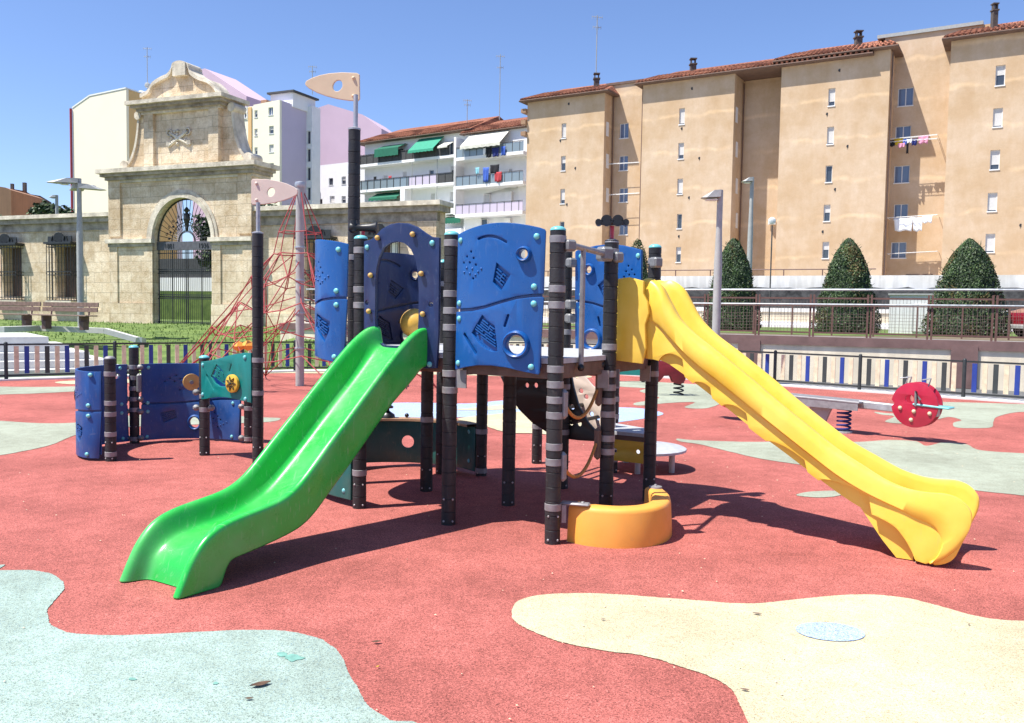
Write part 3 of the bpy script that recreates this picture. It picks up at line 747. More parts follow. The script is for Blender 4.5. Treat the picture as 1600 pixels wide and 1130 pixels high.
def slot(a, b, r, n=6, bow=0.0):
    a = V((a[0], a[1])); b = V((b[0], b[1])); pts = []; K = 6
    d = (b - a).normalized(); nn = V((-d.y, d.x)); L = (b - a).length
    ctr = lambda t: a.lerp(b, t) + nn * bow * L * 4 * t * (1 - t)
    up = [ctr(k / K) + nn * r for k in range(K + 1)]; dn = [ctr(k / K) - nn * r for k in range(K, -1, -1)]
    e_ = [b + (nn * math.cos(x) + d * math.sin(x)) * r for x in (PI / 4, PI / 2, 3 * PI / 4)]
    s_ = [a + (-nn * math.cos(x) - d * math.sin(x)) * r for x in (PI / 4, PI / 2, 3 * PI / 4)]
    return [tuple(p) for p in up + e_ + dn + s_]
def double_panel(parent, path, z0, z1, m_, mirror=False, feats='all', low=False, t=.022, out=.02, name='panel'):
    W = path.L; H = z1 - z0; pad = .018 if low else .045
    def uv(x, y):
        u, v = uv_main(x, y)
        if mirror: u = 1 - u
        return (pad + u * (W - 2 * pad), z0 + v * H)
    P = lambda L: [uv(*q) for q in L]
    sx = (W - 2 * pad) / .78
    f = lambda q: path(V((q[0], q[1] + out, q[2])))
    root = None; buttons = MB()
    if not low:
        upo = [(918, 212), (1000, 188), (1100, 164), (1180, 152), (1250, 148), (1330, 151), (1410, 162), (1470, 174), (1500, 184), (1507, 196), (1500, 570), (1440, 572), (1350, 585), (1250, 612), (1150, 640), (1050, 655), (915, 659), (911, 650)]
        loo = [(911, 676), (1050, 673), (1150, 657), (1250, 629), (1350, 602), (1440, 590), (1496, 588), (1502, 596), (1486, 1050), (1478, 1058), (1400, 1040), (1300, 1014), (1200, 1000), (1100, 998), (1000, 1010), (910, 1026), (905, 1018)]
    else:
        upo = [(912, 212), (1000, 208), (1250, 200), (1450, 196), (1500, 194), (1500, 570), (1350, 585), (1250, 608), (1150, 625), (1050, 630), (911, 622)]
        loo = [(911, 640), (1050, 648), (1150, 643), (1250, 626), (1350, 603), (1500, 588), (1486, 1050), (1300, 1046), (1100, 1032), (905, 1020)]
    studs = []; up_h = []; lo_h = []; ux = MB(); lx = MB(); rg = MB(); rg2 = MB()
    dots = [(1039, 318), (978, 383), (1030, 383), (1078, 397), (1058, 478), (1006, 347), (1060, 357)]
    sd = [(1006, 414), (1052, 420), (1032, 448), (1077, 457), (1097, 438), (1120, 420), (985, 440)]
    if feats in ('all',):
        up_h += [circle2(uv(*d), .0085, 8) for d in dots]
        up_h.append(slot(uv(1095, 243), uv(1280, 262), .009, bow=.12 * (1 if not mirror else -1)))
        up_h.append(circle2(uv(1387, 335), .030)); ring(rg, uv(1387, 335), .055, .030, .035, t / 2)
        up_h.append(P([(1222, 385), (1310, 457), (1254, 550), (1200, 500)])); maze(ux, P([(1228, 400), (1296, 458), (1254, 538), (1208, 496)]), 0, 5, 3)
        studs += [(uv(*d), 0) for d in sd]
        lo_h.append(circle2(uv(1350, 875), .066)); ring(rg2, uv(1350, 875), .098, .066, .032, t / 2)
        lo_h.append(P([(1130, 695), (1165, 728), (1215, 760), (1226, 830), (1236, 913), (1205, 915), (1150, 893), (1095, 850), (1052, 803)])); maze(lx, P([(1125, 705), (1212, 765), (1225, 905), (1060, 803)]), .0, 8, 5)
        lo_h.append(slot(uv(992, 812), uv(1085, 922), .012)); lo_h.append(slot(uv(1300, 700), uv(1280, 762), .009))
    elif feats == 'kite':
        up_h += [circle2(uv(d[0] + 280, d[1]), .009, 8) for d in dots]
        studs += [(uv(d[0] + 280, d[1]), 0) for d in sd]
        lo_h.append(P([(x + 170, y) for x, y in ((1120, 690), (1240, 750), (1235, 820), (1205, 900), (1105, 790))])); maze(lx, P([(x + 170, y) for x, y in ((1125, 705), (1230, 755), (1210, 880), (1112, 785))]), 0, 6, 9)
        lx.bar(V((uv(1275, 800)[0], .002, uv(1275, 800)[1])), V((uv(1360, 905)[0], .002, uv(1360, 905)[1])), .016, .012)
        up_h.append(circle2(uv(960, 330), .03)); ring(rg, uv(960, 330), .055, .030, .035, t / 2)
    elif feats == 'wheel':
        up_h += [circle2(uv(d[0] + 60, d[1] + 20), .009, 8) for d in dots]
        lo_h += [circle2(uv(d[0] + 280, d[1] + 430), .009, 8) for d in dots]
        studs += [(uv(d[0] + 280, d[1] + 430), 1) for d in sd]
        lo_h.append(circle2(uv(1200, 860), .062)); ring(rg2, uv(1200, 860), .092, .062, .032, t / 2); 
        q = MB(); ring(q, uv(1200, 860), .092, .062, .032, t / 2); q.v = [V((p.x, -p.y, p.z)) for p in q.v]; q.f = [g[::-1] for g in q.f]; rg2.add(q.v, q.f)
        lo_h.append(P([(1010, 740), (1090, 715), (1100, 800), (1030, 850)])); maze(lx, P([(1015, 745), (1085, 722), (1095, 800), (1035, 842)]), 0, 5, 4)
    cuts = path.cuts(16)
    pan = cut2d([P(upo)] + up_h, t, .004, cuts).map(f).build(name, m_, parent, smooth=32)
    pl2 = cut2d([P(loo)] + lo_h, t, .004, cuts).map(f).build(name, m_, parent, smooth=32)
    rings = [h_ for h_ in up_h + lo_h if max(q[0] for q in h_) - min(q[0] for q in h_) > .04 and abs(max(q[0] for q in h_) - min(q[0] for q in h_) - (max(q[1] for q in h_) - min(q[1] for q in h_))) < 1e-3]
    lo_c = P(loo); up_c = P(upo)
    x0_, x1_ = pad + .015, W - pad - .012
    zlo = min(q[1] for q in lo_c) + .05 * H; zhi = max(q[1] for q in up_c) - .075 * H
    cut2d([[(x0_, zlo), (x1_, zlo), (x1_, zhi), (x0_, zhi)]] + [[(sum(q[0] for q in h_) / len(h_) + (q[0] - sum(q[0] for q in h_) / len(h_)) * 1.01, sum(q[1] for q in h_) / len(h_) + (q[1] - sum(q[1] for q in h_) / len(h_)) * 1.01) for q in h_] for h_ in rings if zlo + .04 < min(q[1] for q in h_) and max(q[1] for q in h_) < zhi - .01], .006, 0, cuts).map(lambda q: f(V((q[0], q[1] - t / 2 - .0035, q[2])))).build('liner', m_, parent, smooth=32)
    for x_, pr_, in ((ux, pan), (lx, pl2)):
        if x_.v: x_.map(lambda q: f(V((q[0], q[1] - .001, q[2])))).build('maze', m_, pr_)
    if rg.v: rg.map(f).build('ring', m_, pan, smooth=60)
    if rg2.v: rg2.map(f).build('ring', m_, pl2, smooth=60)
    for c, k_ in studs:
        b = MB(); b.sphere(V((c[0], t / 2, c[1])), .009, 8); b.map(f).build('stud', m_, pl2 if k_ else pan, smooth=60)
    for lst, pr_ in (([(947, 250), (1457, 228), (942, 625), (1447, 528)], pan), ([(942, 717), (1447, 630), (937, 985), (1438, 1010)], pl2)):
        for q in lst:
            c = uv(*q); b = MB(); b.sphere(V((c[0], t / 2 + .002, c[1])), .0215, 12, (1, .62, 1)); b.sphere(V((c[0], -t / 2 - .002, c[1])), .0215, 12, (1, .62, 1))
            b.map(f).build('button', 'cyan_plastic', pr_, smooth=60)
    return pan
def bow(p, q, b, f0=.055, n=3):
    t = (q - p).normalized(); o = V((t.y, -t.x, 0)); a = p + t * f0; z = q - t * f0
    return Path([a, a.lerp(z, .25) + o * b * .75, a.lerp(z, .5) + o * b, a.lerp(z, .75) + o * b * .75, z])
double_panel(tower, bow(B, A, .075, .045), 1.135, 2.095, 'blue_plastic')
double_panel(tower, Path([Lp + V((-.03, -.06, 0)), V((-1.52, 7.30, 0)), V((-1.585, 7.05, 0)), V((-1.52, 6.83, 0)), V((-1.39, 6.70, 0)), Gp + V((-.055, .012, 0))]), 1.13, 2.05, 'blue_plastic', feats='kite')
double_panel(tower, bow(Lp, Mp, -.24), 1.13, 2.03, 'navy_plastic')  # inner shade put into its navy colour; bowed back to shade the shop wall
double_panel(tower, bow(Ip, Dp, -.05), 1.13, 2.08, 'blue_plastic', mirror=True)
# the panel between I and D is seen from inside: its relief is on the inside too
# --- arch panel
pa = bow(Gp, B, .03, .045)
zc = lambda y: 2.187 - (y - 122) * .00119
xc = lambda x: .035 + (x - 340) / 520.0 * (pa.L - .07)
arch = [(340, 225), (400, 215), (440, 190), (480, 155), (540, 130), (600, 122), (660, 128), (720, 152), (770, 188), (810, 215), (860, 222), (862, 800), (850, 1008), (700, 1020), (500, 1020), (345, 1005)]
hole = [(432, 560), (432, 480), (440, 400), (458, 330), (490, 270), (540, 240), (590, 232), (645, 244), (690, 285), (718, 345), (733, 420), (740, 500), (742, 560), (742, 720), (738, 800), (715, 855), (680, 886), (500, 886), (462, 862), (440, 820), (432, 720)]
hl = [[(xc(x), zc(y)) for x, y in hole], circle2((xc(367), zc(617)), .018, 12), circle2((xc(812), zc(624)), .018, 12)]
fa = lambda q: pa(V((q[0], q[1] + .03, q[2])))
ap = cut2d([[(xc(x), zc(y)) for x, y in arch]] + hl, .03, .005, pa.cuts(10)).map(fa).build('arch_panel', 'navy_plastic', tower, smooth=32)
for x, y in ((462, 210), (704, 198), (411, 443), (760, 437), (398, 670), (771, 681)):
    b = MB(); b.sphere(V((xc(x), .032, zc(y))), .020, 12); b.sphere(V((xc(x), .018, zc(y))), .011, 8, (1, 1.6, 1)); b.map(fa).build('knob', 'knob_tan', ap, smooth=60)
for x, y in ((369, 265), (818, 253), (810, 985), (372, 985)):
    b = MB(); b.sphere(V((xc(x), .017, zc(y))), .0215, 12, (1, .6, 1)); b.map(fa).build('button', 'cyan_plastic', ap, smooth=60)
# yellow bubble on the inner panel
c = dp(648, 505, 7.78)
b = MB(); b.sphere(c, .128, 24); bb = b.build('bubble', 'ball_yellow', tower, smooth=60)
MB().tube([c + V((.128 * math.cos(a), 0, .128 * math.sin(a))) for a in [2 * PI * k / 24 for k in range(24)]], .006, 6, closed=True).build('seam', 'knob_tan', bb)

# --- handrail between posts A and C, clamps, climbing ropes
hr = thing_none = None
m = MB()
a = A + V((.07, .02, 2.0)); c = Cp + V((-.05, -.06, 1.98)); m.tube([a, c], .021, 10)
q = a.lerp(c, .38); m.tube([q, V((q.x, q.y, 1.16))], .019, 10); hro = m.build('handrail', 'brown_frame', tower, smooth=40)
hro.data.materials[0] = MATS['band_grey']
MB().sphere(V((q.x, q.y - .02, 1.17)), .026, 10).build('bolt_cap', 'black_plastic', tower, smooth=60); MB().sphere(Cp + V((-.06, -.05, 1.17)), .028, 10).build('bolt_cap', 'black_plastic', tower, smooth=60)
def clamp(p, s=.05): 
    m = MB(); m.box(p, (s * 1.75, s * 1.7, s * 1.7), Matrix.Rotation(.5, 3, 'Z'), s * .3); return m.build('clamp', 'clamp_grey', tower, smooth=30)
clamp(A + V((.075, .0, 1.99)), .045); clamp(Cp + V((-.055, -.055, 1.98)), .062); clamp(Cp + V((.04, -.03, 1.96)), .045); clamp(Dp + V((.0, -.065, 1.965)), .05)
for z in (1.98, 1.62, 1.50, 1.16): clamp(Ip + V((.04, -.06, z)), .047)
for k, (za, zc_) in enumerate(((.92, .98), (.50, .58))):
    pa_ = A + V((.075, .01, za)); pc = Cp + V((-.09, -.05, zc_)); pts = []
    for i in range(13): t = i / 12; q = pa_.lerp(pc, t); q.z -= .13 * 4 * t * (1 - t); pts.append(q)
    MB().tube(pts, .0125, 8).build('rope', 'rope_gold', tower, smooth=50)
    for p, h in ((A + V((.062, .0, za + .02)), .20), (Cp + V((-.075, -.03, zc_)), .24)):
        MB().box(p, (.05, .06, h), None, .02).build('rope_bracket', 'brown_frame' if p.y > 6 else 'band_grey', tower, smooth=40)

# --- telescope (horn) near post G and binoculars on post C
tp_ = V((-1.18, 6.75, 0))
st = MB().tube([tp_ + V((0, 0, 2.02)), tp_ + V((0, 0, 2.19))], .014, 8).build('telescope_stem', 'red_plastic', tower, smooth=40)
ctr = tp_ + V((0, 0, 2.185)); m = MB()
ax = V((1, -.1, 0)).normalized()
pts = [ctr + ax * x * 1.1 for x in (-.095, -.085, -.06, -.045, .0, .05, .085, .10, .105)]; m.tube(pts, [q * 1.15 for q in (.030, .037, .034, .024, .025, .029, .037, .042, .030)], 16)
m.tube([ctr + V((-.07, 0, -.03)), ctr + V((-.075, 0, .055))], [.03, .026], 12); m.build('telescope', 'black_plastic', tower, smooth=50)
c0 = Cp + V((.0, .0, 0)); MB().tube([c0 + V((0, 0, 2.05)), c0 + V((0, 0, 2.19))], .016, 8).build('binocular_stem', 'red_plastic', tower, smooth=40)
m = MB(); d_ = (CAM - (c0 + V((0, 0, 2.23)))); d_.z = 0; d_.normalize(); sd_ = V((d_.y, -d_.x, 0))
for s_ in (-1, 1):
    o = c0 + V((0, 0, 2.225)) + sd_ * .041 * s_
    m.tube([o - d_ * .09, o - d_ * .02, o + d_ * .05, o + d_ * .06, o + d_ * .061, o + d_ * .03], [.029, .034, .036, .042, .029, .018], 18)
m.bar(c0 + V((0, 0, 2.215)) - sd_ * .11, c0 + V((0, 0, 2.215)) + sd_ * .11, .05, .035, .01)
for s_ in (-.10, .10): m.tube([c0 + V((0, 0, 2.215)) + sd_ * s_ - d_ * .05, c0 + V((0, 0, 2.215)) + sd_ * s_ + d_ * .05], .024, 10)
m.build('binoculars', 'black_plastic', tower, smooth=45)
m = MB(); m.lathe([(.05, 2.055), (.054, 2.062), (.05, 2.085), (.02, 2.09)], c0, 18); m.build('cap', 'post_black', tower, smooth=50)

# --- shark-shaped flags: (px outline at depth) built as boards of 18 mm
def flag(parent, y, outline, holec, hr_, mname, bolts, poleX, zlo, name='flag'):
    """outline in px on the vertical plane through Y=y"""
    pl = Plane((0, y), (1, -.12)); P = [pl.to(*q) for q in outline]; 
    P = [(p.x, p.y) for p in catmull([V((a[0], a[1], 0)) for a in P], 3, True)] if False else P
    hc = pl.to(*holec); 
    mb = cut2d([P, [(hc[0] + hr_[0] * math.cos(a) - .35 * hr_[0] * math.sin(a) * .3, hc[1] + hr_[1] * math.sin(a) + .3 * hr_[1] * math.cos(a)) for a in [2 * PI * k / 20 for k in range(20)]]], .02, .004)
    o = mb.map(lambda q: pl.pt(q[0], q[2], q[1])).build(name, mname, parent)
    b = MB()
    for q in bolts: a = pl.to(*q); b.sphere(pl.pt(a[0], a[1], .012), .016, 10)
    b.build('bolt', mname, o, smooth=60)
    return o, pl
def fl_outline(tipx, tipy, x0, yt, yb, rgt=True):
    """rounded nose at tip, straight tail at x0"""
    pts = []
    n = 9
    for k in range(n + 1):
        t = k / n; x = tipx + (x0 - tipx) * (t ** 1.7 if t < 1 else 1); pts.append((x, tipy + (yt - tipy) * (1 - (1 - t) ** 2.2) ** .9))
    q = []
    for k in range(n + 1):
        t = k / n; x = tipx + (x0 - tipx) * (t ** 1.7 if t < 1 else 1); q.append((x, tipy + (yb - tipy) * (1 - (1 - t) ** 2.2) ** .9))
    return pts[:-1] + [(x0 - (1 if x0 > tipx else -1) * 3, yt), (x0, yt + 3), (x0, yb - 3), (x0 - (1 if x0 > tipx else -1) * 3, yb)] + q[1:-1][::-1]
f2, pl_ = flag(tower, 7.55, [(477, 131), (479, 127), (487, 122.5), (500, 118), (515, 115), (535, 113.5), (558, 114.5), (562, 117), (562.5, 155), (560, 158), (545, 157.5), (528, 155), (510, 150.5), (495, 145), (483, 138.5), (478, 134)], (528, 134.5), (.044, .047), 'sand_board', [(553, 122.5), (553, 150.5)], 553, 3.1)
mt = V((Lp.x + .005, Lp.y + .015, 0))
MB().tube([mt + V((0, .012, 3.08)), mt + V((0, .012, 3.41))], .020, 10).build('mast_rod', 'steel', tower, smooth=40)
MB().lathe([(.055, 3.10), (.055, 3.115), (.03, 3.125)], Lp, 18).build('mast_cap', 'steel', tower, smooth=40)

# --- SLIDES
def interp(tab, n):
    """tab rows of equal tuples; catmull resample each column"""
    K = len(tab[0]); out = []
    R = []
    for c_ in range(0, K, 2):
        R.append(catmull([V((r[c_], r[c_ + 1], 0)) for r in tab], n))
    return [[(q.x, q.y) for q in r] for r in zip(*R)]
def sweep(stations, sect, M, ax, nn):
    rows = []
    for rim, flo, bot in stations:
        r = []
        for n_, kind, t in sect:
            if kind == 'l': q = (bot[0] + bot[2], bot[1] + bot[3])
            elif kind == 'b': q = (bot[0] + (rim[0] - bot[0]) * t, bot[1] + (rim[1] - bot[1]) * t)
            else: q = (rim[0] + (flo[0] - rim[0]) * t, rim[1] + (flo[1] - rim[1]) * t)
            r.append(M + ax * q[0] + nn * n_ + V((0, 0, q[1])))
        rows.append(r)
    return rows
hs = [(.262, 'b', 0), (.264, 'b', .35), (.264, 'b', .7), (.263, 'b', .93), (.258, 'b', .985), (.248, 'b', 1.0), (.236, 'f', -.02), (.224, 'f', .02), (.214, 'f', .09), (.206, 'f', .25), (.196, 'f', .5), (.184, 'f', .74), (.168, 'f', .9), (.145, 'f', .975), (.11, 'f', 1.0), (.05, 'f', 1.01)]
sect = [(-a, b, c) for a, b, c in hs] + [(a, b, c) for a, b, c in hs[::-1]]
gt = [ # rim s,z  floor s,z  bottom s,z
 (-.02, 1.415, .0, 1.262, -.04, 1.17), (.08, 1.41, .05, 1.262, .0, 1.15), (.18, 1.365, .11, 1.235, .09, 1.12), (.30, 1.285, .20, 1.155, .2, 1.035), (.46, 1.155, .355, 1.015, .40, .90), (.65, .99, .55, .85, .60, .725), (.84, .825, .74, .685, .80, .55), (1.02, .67, .92, .53, .98, .40), (1.19, .52, 1.10, .385, 1.13, .275), (1.29, .450, 1.22, .315, 1.24, .215), (1.40, .405, 1.36, .27, 1.36, .185), (1.55, .38, 1.53, .24, 1.52, .160), (1.70, .362, 1.68, .225, 1.66, .143), (1.83, .335, 1.80, .205, 1.755, .132), (1.93, .285, 1.89, .17, 1.79, .10), (2.01, .20, 1.945, .115, 1.81, .06), (2.06, .115, 1.97, .06, 1.825, .02), (2.10, .035, 1.985, .012, 1.84, .004), (2.115, .004, 1.99, .002, 1.85, .003)]
Mg = (Gp + B) / 2 - e2 * .03
grows = sweep(interp(gt, 3), sect, Mg, -e2, e1)
gs = MB().grid(grows).build('slide', 'green_plastic', tower, smooth=50)
gs['label'] = 'bright green plastic slide'
sm = gs.modifiers.new('s', 'SOLIDIFY'); sm.thickness = .012; sm.offset = 0
ssub = gs.modifiers.new('sub', 'SUBSURF'); ssub.levels = 1; ssub.render_levels = 1

# yellow slide: symmetric trough with an overhanging upper skirt and scalloped lower skirt
yt_ = [ # rim, floor, bottom(outer scalloped base line)
 (.14, 1.775, .10, 1.38, .16, 1.20), (.22, 1.80, .16, 1.36, .26, 1.215), (.32, 1.745, .24, 1.33, .37, 1.19), (.40, 1.62, .32, 1.27, .47, 1.135), (.48, 1.50, .41, 1.195, .58, 1.065), (.60, 1.39, .53, 1.10, .70, .985), (.78, 1.265, .71, .975, .86, .875), (1.0, 1.105, .93, .815, 1.06, .735), (1.20, .95, 1.13, .665, 1.25, .615), (1.40, .805, 1.33, .54, 1.44, .49), (1.60, .665, 1.53, .42, 1.62, .375), (1.78, .57, 1.72, .33, 1.76, .30), (1.92, .50, 1.87, .26, 1.88, .265), (2.04, .465, 2.0, .20, 1.98, .22), (2.15, .455, 2.10, .155, 2.04, .155), (2.27, .458, 2.22, .125, 2.075, .10), (2.35, .43, 2.285, .10, 2.095, .06), (2.40, .365, 2.31, .08, 2.11, .025), (2.395, .27, 2.315, .06, 2.13, .02), (2.34, .155, 2.30, .04, 2.15, .016), (2.27, .075, 2.27, .025, 2.17, .012), (2.20, .028, 2.22, .012, 2.18, .010)]
ys = interp(yt_, 8)
def ss_(x): x = max(0, min(1, x)); return x * x * (3 - 2 * x)
def ysec(k, s, flare):
    kk = 1 - .78 * flare
    u = .236 + .045 * flare; st = .034 * (1 - ss_((s - 1.55) / .55)) * min(1, max(0, (s - .25) / .15))
    h = [(u - .03 + .02 * flare, 'b', .57), (u - .02 + .02 * flare, 'b', .522), (u + st, 'b', .495), (u + st + .007, 'b', .52), (u + st + .004, 'b', .76), (u + st, 'b', .88), (u + st - .012 * kk, 'b', .965), (u + st * .6 - .02 * kk, 'b', 1.0), (u - .036 * kk, 'f', -.015 * kk), (u - .05 * kk, 'f', .02), (u - .06 * kk, 'f', .12), (u - .066 * kk, 'f', .35), (u - .074 * kk, 'f', .62), (u - .09 * kk, 'f', .82), (u - .12, 'f', .95), (.08, 'f', 1.0), (.03, 'f', 1.01)]
    return [(-a, b, c) for a, b, c in h] + [(a, b, c) for a, b, c in h[::-1]]
My = (Cp + Dp) / 2 + V((0, 0, 0))
rows = []
scl = [(.33, .52, .07), (.60, .76, .045), (.82, 1.0, .05), (1.02, 1.30, .03), (1.36, 1.56, .05), (1.56, 1.78, .035)]
for i, st in enumerate(ys):
    rim, flo, bot = st; s = bot[0]; lift = 0
    for a, b, h in scl:
        if a < s < b: t = (s - a) / (b - a); lift = h * (t ** .5) * min(1, (1 - t) * 7)
    bot2 = (bot[0], bot[1], lift * .5, lift)
    rows += sweep([(rim, flo, bot2)], ysec(i, s, ss_((s - 1.5) / .58)), My, e1, e2)
yo = MB().grid(rows).build('slide', 'yellow_plastic', tower, smooth=50); yo['label'] = 'yellow wavy-edged plastic slide'
sm = yo.modifiers.new('s', 'SOLIDIFY'); sm.thickness = .018; sm.offset = 0
# side skirts: an outer plate with scalloped lower edge, an inner one behind it
bumps = [(.33, .53, .115), (.60, .74, .065), (.82, 1.01, .085), (1.14, 1.42, .065), (1.50, 1.84, .115)]
def at_s(tab, s_):
    for i in range(len(tab) - 1):
        if tab[i][0] <= s_ <= tab[i + 1][0] or i == len(tab) - 2:
            t = (s_ - tab[i][0]) / max(1e-6, tab[i + 1][0] - tab[i][0]); return tab[i][1] + (tab[i + 1][1] - tab[i][1]) * t
botl = [b_ for r_, f_, b_ in ys if b_[0] > .2]
topl = [(b_[0] * .45 + r_[0] * .55, b_[1] * .45 + r_[1] * .55) for r_, f_, b_ in ys if b_[0] > .2]
low = []; s_ = .24
while s_ < 2.175:
    z_ = max(.004, at_s(botl, s_)); 
    for a_, b_, h_ in bumps:
        if a_ <= s_ <= b_: t_ = (s_ - a_) / (b_ - a_); z_ += h_ * min(1, (math.sin(PI * min(t_ * .62, .5)) ** .7)) * (1 - max(0, t_ - .93) / .07)
    low.append((s_, z_)); s_ += .008
upl = [(p[0], p[1]) for p in topl if p[1] > .02]
for sg in (-1, 1):
    lpz = low + upl[::-1]
    mb = cut2d([lpz], .012, .002, [1.55, 1.6, 1.65, 1.7, 1.75, 1.8, 1.85, 1.9, 1.95, 2.0, 2.05, 2.1, 2.15]); mb.map(lambda q: My + e1 * q[0] + e2 * (sg * (.240 + .036 * ss_((q[0] - 1.5) / .58)) + q[1]) + V((0, 0, q[2]))).build('side_skirt', 'yellow_plastic', tower, smooth=30)
    low2 = [(q[0], q[1] + .004) for q in botl if q[0] < 1.77] + [(1.90, .11), (1.99, .006), (2.09, .006)]
    lpz = low2 + [(q[0], q[1]) for q in upl if q[0] < 2.08][::-1]
    cut2d([lpz], .012, .001).map(lambda q: My + e1 * q[0] + e2 * (sg * .208 + q[1]) + V((0, 0, q[2]))).build('inner_skirt', 'yellow_plastic', tower)
# entry hood side walls
for sg in (-1, 1):
    plate = [(-.06, 1.20), (.22, 1.18), (.245, 1.30), (.235, 1.47), (.262, 1.56), (.25, 1.64), (.215, 1.70), (.215, 1.79), (.10, 1.82), (-.06, 1.80)]
    mb = cut2d([plate], .03, .005); 
    mb.map(lambda q: My + e1 * q[0] + e2 * (sg * .285 + q[1]) + V((0, 0, q[2]))).build('entry_wall', 'yellow_plastic', tower, smooth=40)

# --- orange curved bench between A and D
op = catmull([V(p + (0,)) for p in ((.40, 5.745), (.50, 5.655), (.62, 5.605), (.76, 5.59), (.92, 5.64), (1.05, 5.76), (1.125, 5.93), (1.155, 6.12), (1.15, 6.27), (1.14, 6.36))], 5)
rows = []; N = len(op)
for i, p in enumerate(op):
    t = (op[min(i + 1, N - 1)] - op[max(i - 1, 0)]).normalized(); o = V((t.y, -t.x, 0)); r = []
    for d, z in ((.012, 0), (.012, .03), (.0, .225), (-.006, .245), (-.02, .255), (-.11, .258), (-.126, .25), (-.134, .235), (-.14, 0)): r.append(p + o * d + V((0, 0, z)))
    rows.append(r)
mb = MB().grid(rows); n = len(rows[0])
for base, rev in ((0, False), ((N - 1) * n, True)): mb.f.append([base + k for k in range(n)][::(1 if rev else -1)]); mb.m.append(0)
bn = mb.build('bench', 'orange_plastic', tower, smooth=40); bn['label'] = 'orange curved bench at the foot of the tower'
m = MB(); pts = [A + V((.055, .03, .262)), A + V((.10, .035, .262)), A + V((.22, .0, .262))]
m.box(A + V((.15, .01, .268)), (.20, .07, .02), Matrix.Rotation(-.3, 3, 'Z'), .01); m.box(A + V((.075, .02, .20)), (.03, .05, .12)); m.sphere(A + V((.2, -.0, .28)), .014, 8, (1, 1, .5))
m.build('bench_bracket', 'band_grey', tower, smooth=40)
e_ = op[-3]; m = MB(); m.lathe([(.05, .257), (.048, .268), (.02, .272)], V((e_.x - .06, e_.y, 0)), 18); m.sphere(V((e_.x - .06, e_.y, .272)), .014, 8); m.build('bench_bracket', 'band_grey', tower, smooth=40)

# --- climbing arch behind: two curved side plates, rungs, low platform
def arc_plate(p0, dirv, upper, lower, holes, m_, name='side_plate'):
    pts = [(q.x, q.y) for q in catmull([V((a, b, 0)) for a, b in upper], 5)] + [(q.x, q.y) for q in catmull([V((a, b, 0)) for a, b in lower], 5)][::-1]
    mb = cut2d([pts] + [circle2(h, .026, 12) for h in holes], .03, .004); nv = V((dirv.y, -dirv.x, 0))
    return mb.map(lambda q: p0 + dirv * q[0] + nv * q[1] + V((0, 0, q[2]))).build(name, m_, tower, smooth=35)
near0 = Hp.lerp(Ip, .28) + e2 * .02
def px_plate(p0, outline, holes, m_):
    pl_ = Plane(p0, e1); P_ = [pl_.to(*q) for q in outline]
    mb = cut2d([P_] + [circle2(pl_.to(*h), .024, 12) for h in holes], .03, .004)
    return mb.map(lambda q: pl_.pt(q[0], q[2], q[1])).build('side_plate', m_, tower, smooth=35)
px_plate(near0, [(783, 588), (893, 584), (897, 605), (905, 634), (920, 660), (941, 684), (941, 690), (905, 688), (880, 685), (855, 675), (832, 660), (812, 640), (797, 618)], [(824, 602), (838, 602), (895, 636), (893, 661), (906, 662)], 'black_plastic')
px_plate(near0 + e2 * .5, [(880, 572), (903, 574), (914, 588), (927, 603), (944, 616), (960, 622), (962, 692), (942, 684), (922, 662), (908, 640), (899, 618), (893, 600)], [(901, 588), (909, 611), (917, 620), (931, 620), (925, 647), (935, 653)], 'pink_board')
m = MB()
for k in range(6):
    t = k / 5; s_ = .1 + .75 * t; z_ = 1.1 - .62 * t ** .8; m.tube([near0 + e1 * s_ + V((0, 0, z_)), near0 + e1 * s_ + e2 * .62 + V((0, 0, z_))], .018, 8)
m.build('rung', 'black_plastic', tower, smooth=40)
lpf = [V((.84, 7.66, 0)), V((1.20, 7.43, 0)), V((1.30, 7.75, 0)), V((1.0, 8.17, 0))]
lo = MB().prism([(p.x, p.y) for p in lpf], .47, .50).build('low_deck', 'deck_grey', tower)
fr = MB()
for i in range(4): a, b = lpf[i], lpf[(i + 1) % 4]; fr.bar(a + V((0, 0, .445)), b + V((0, 0, .445)), .035, .05)
fr.build('frame', 'brown_frame', lo)
pl3 = Plane(lpf[0], lpf[1] - lpf[0])
mb = cut2d([[(0.02, .24), (.47, .24), (.47, .43), (.02, .43)], circle2((.12, .33), .02, 10), circle2((.34, .34), .02, 10), circle2((.43, .36), .014, 10)], .02, .003)
mb.map(lambda q: pl3.pt(q[0], q[2], q[1] + .012)).build('low_panel', 'yellow_disc', tower, smooth=30)

# --- teal play-shop wall under the tower
sp_ = Path([Gp + V((-.06, .0, 0)), V((-1.47, 6.86, 0)), V((-1.78, 7.35, 0)), V((-1.80, 7.95, 0)), V((-1.5, 8.34, 0)), V((-1.02, 8.46, 0)), V((-.55, 8.30, 0)), Hp + V((-.055, .03, 0))], 8)
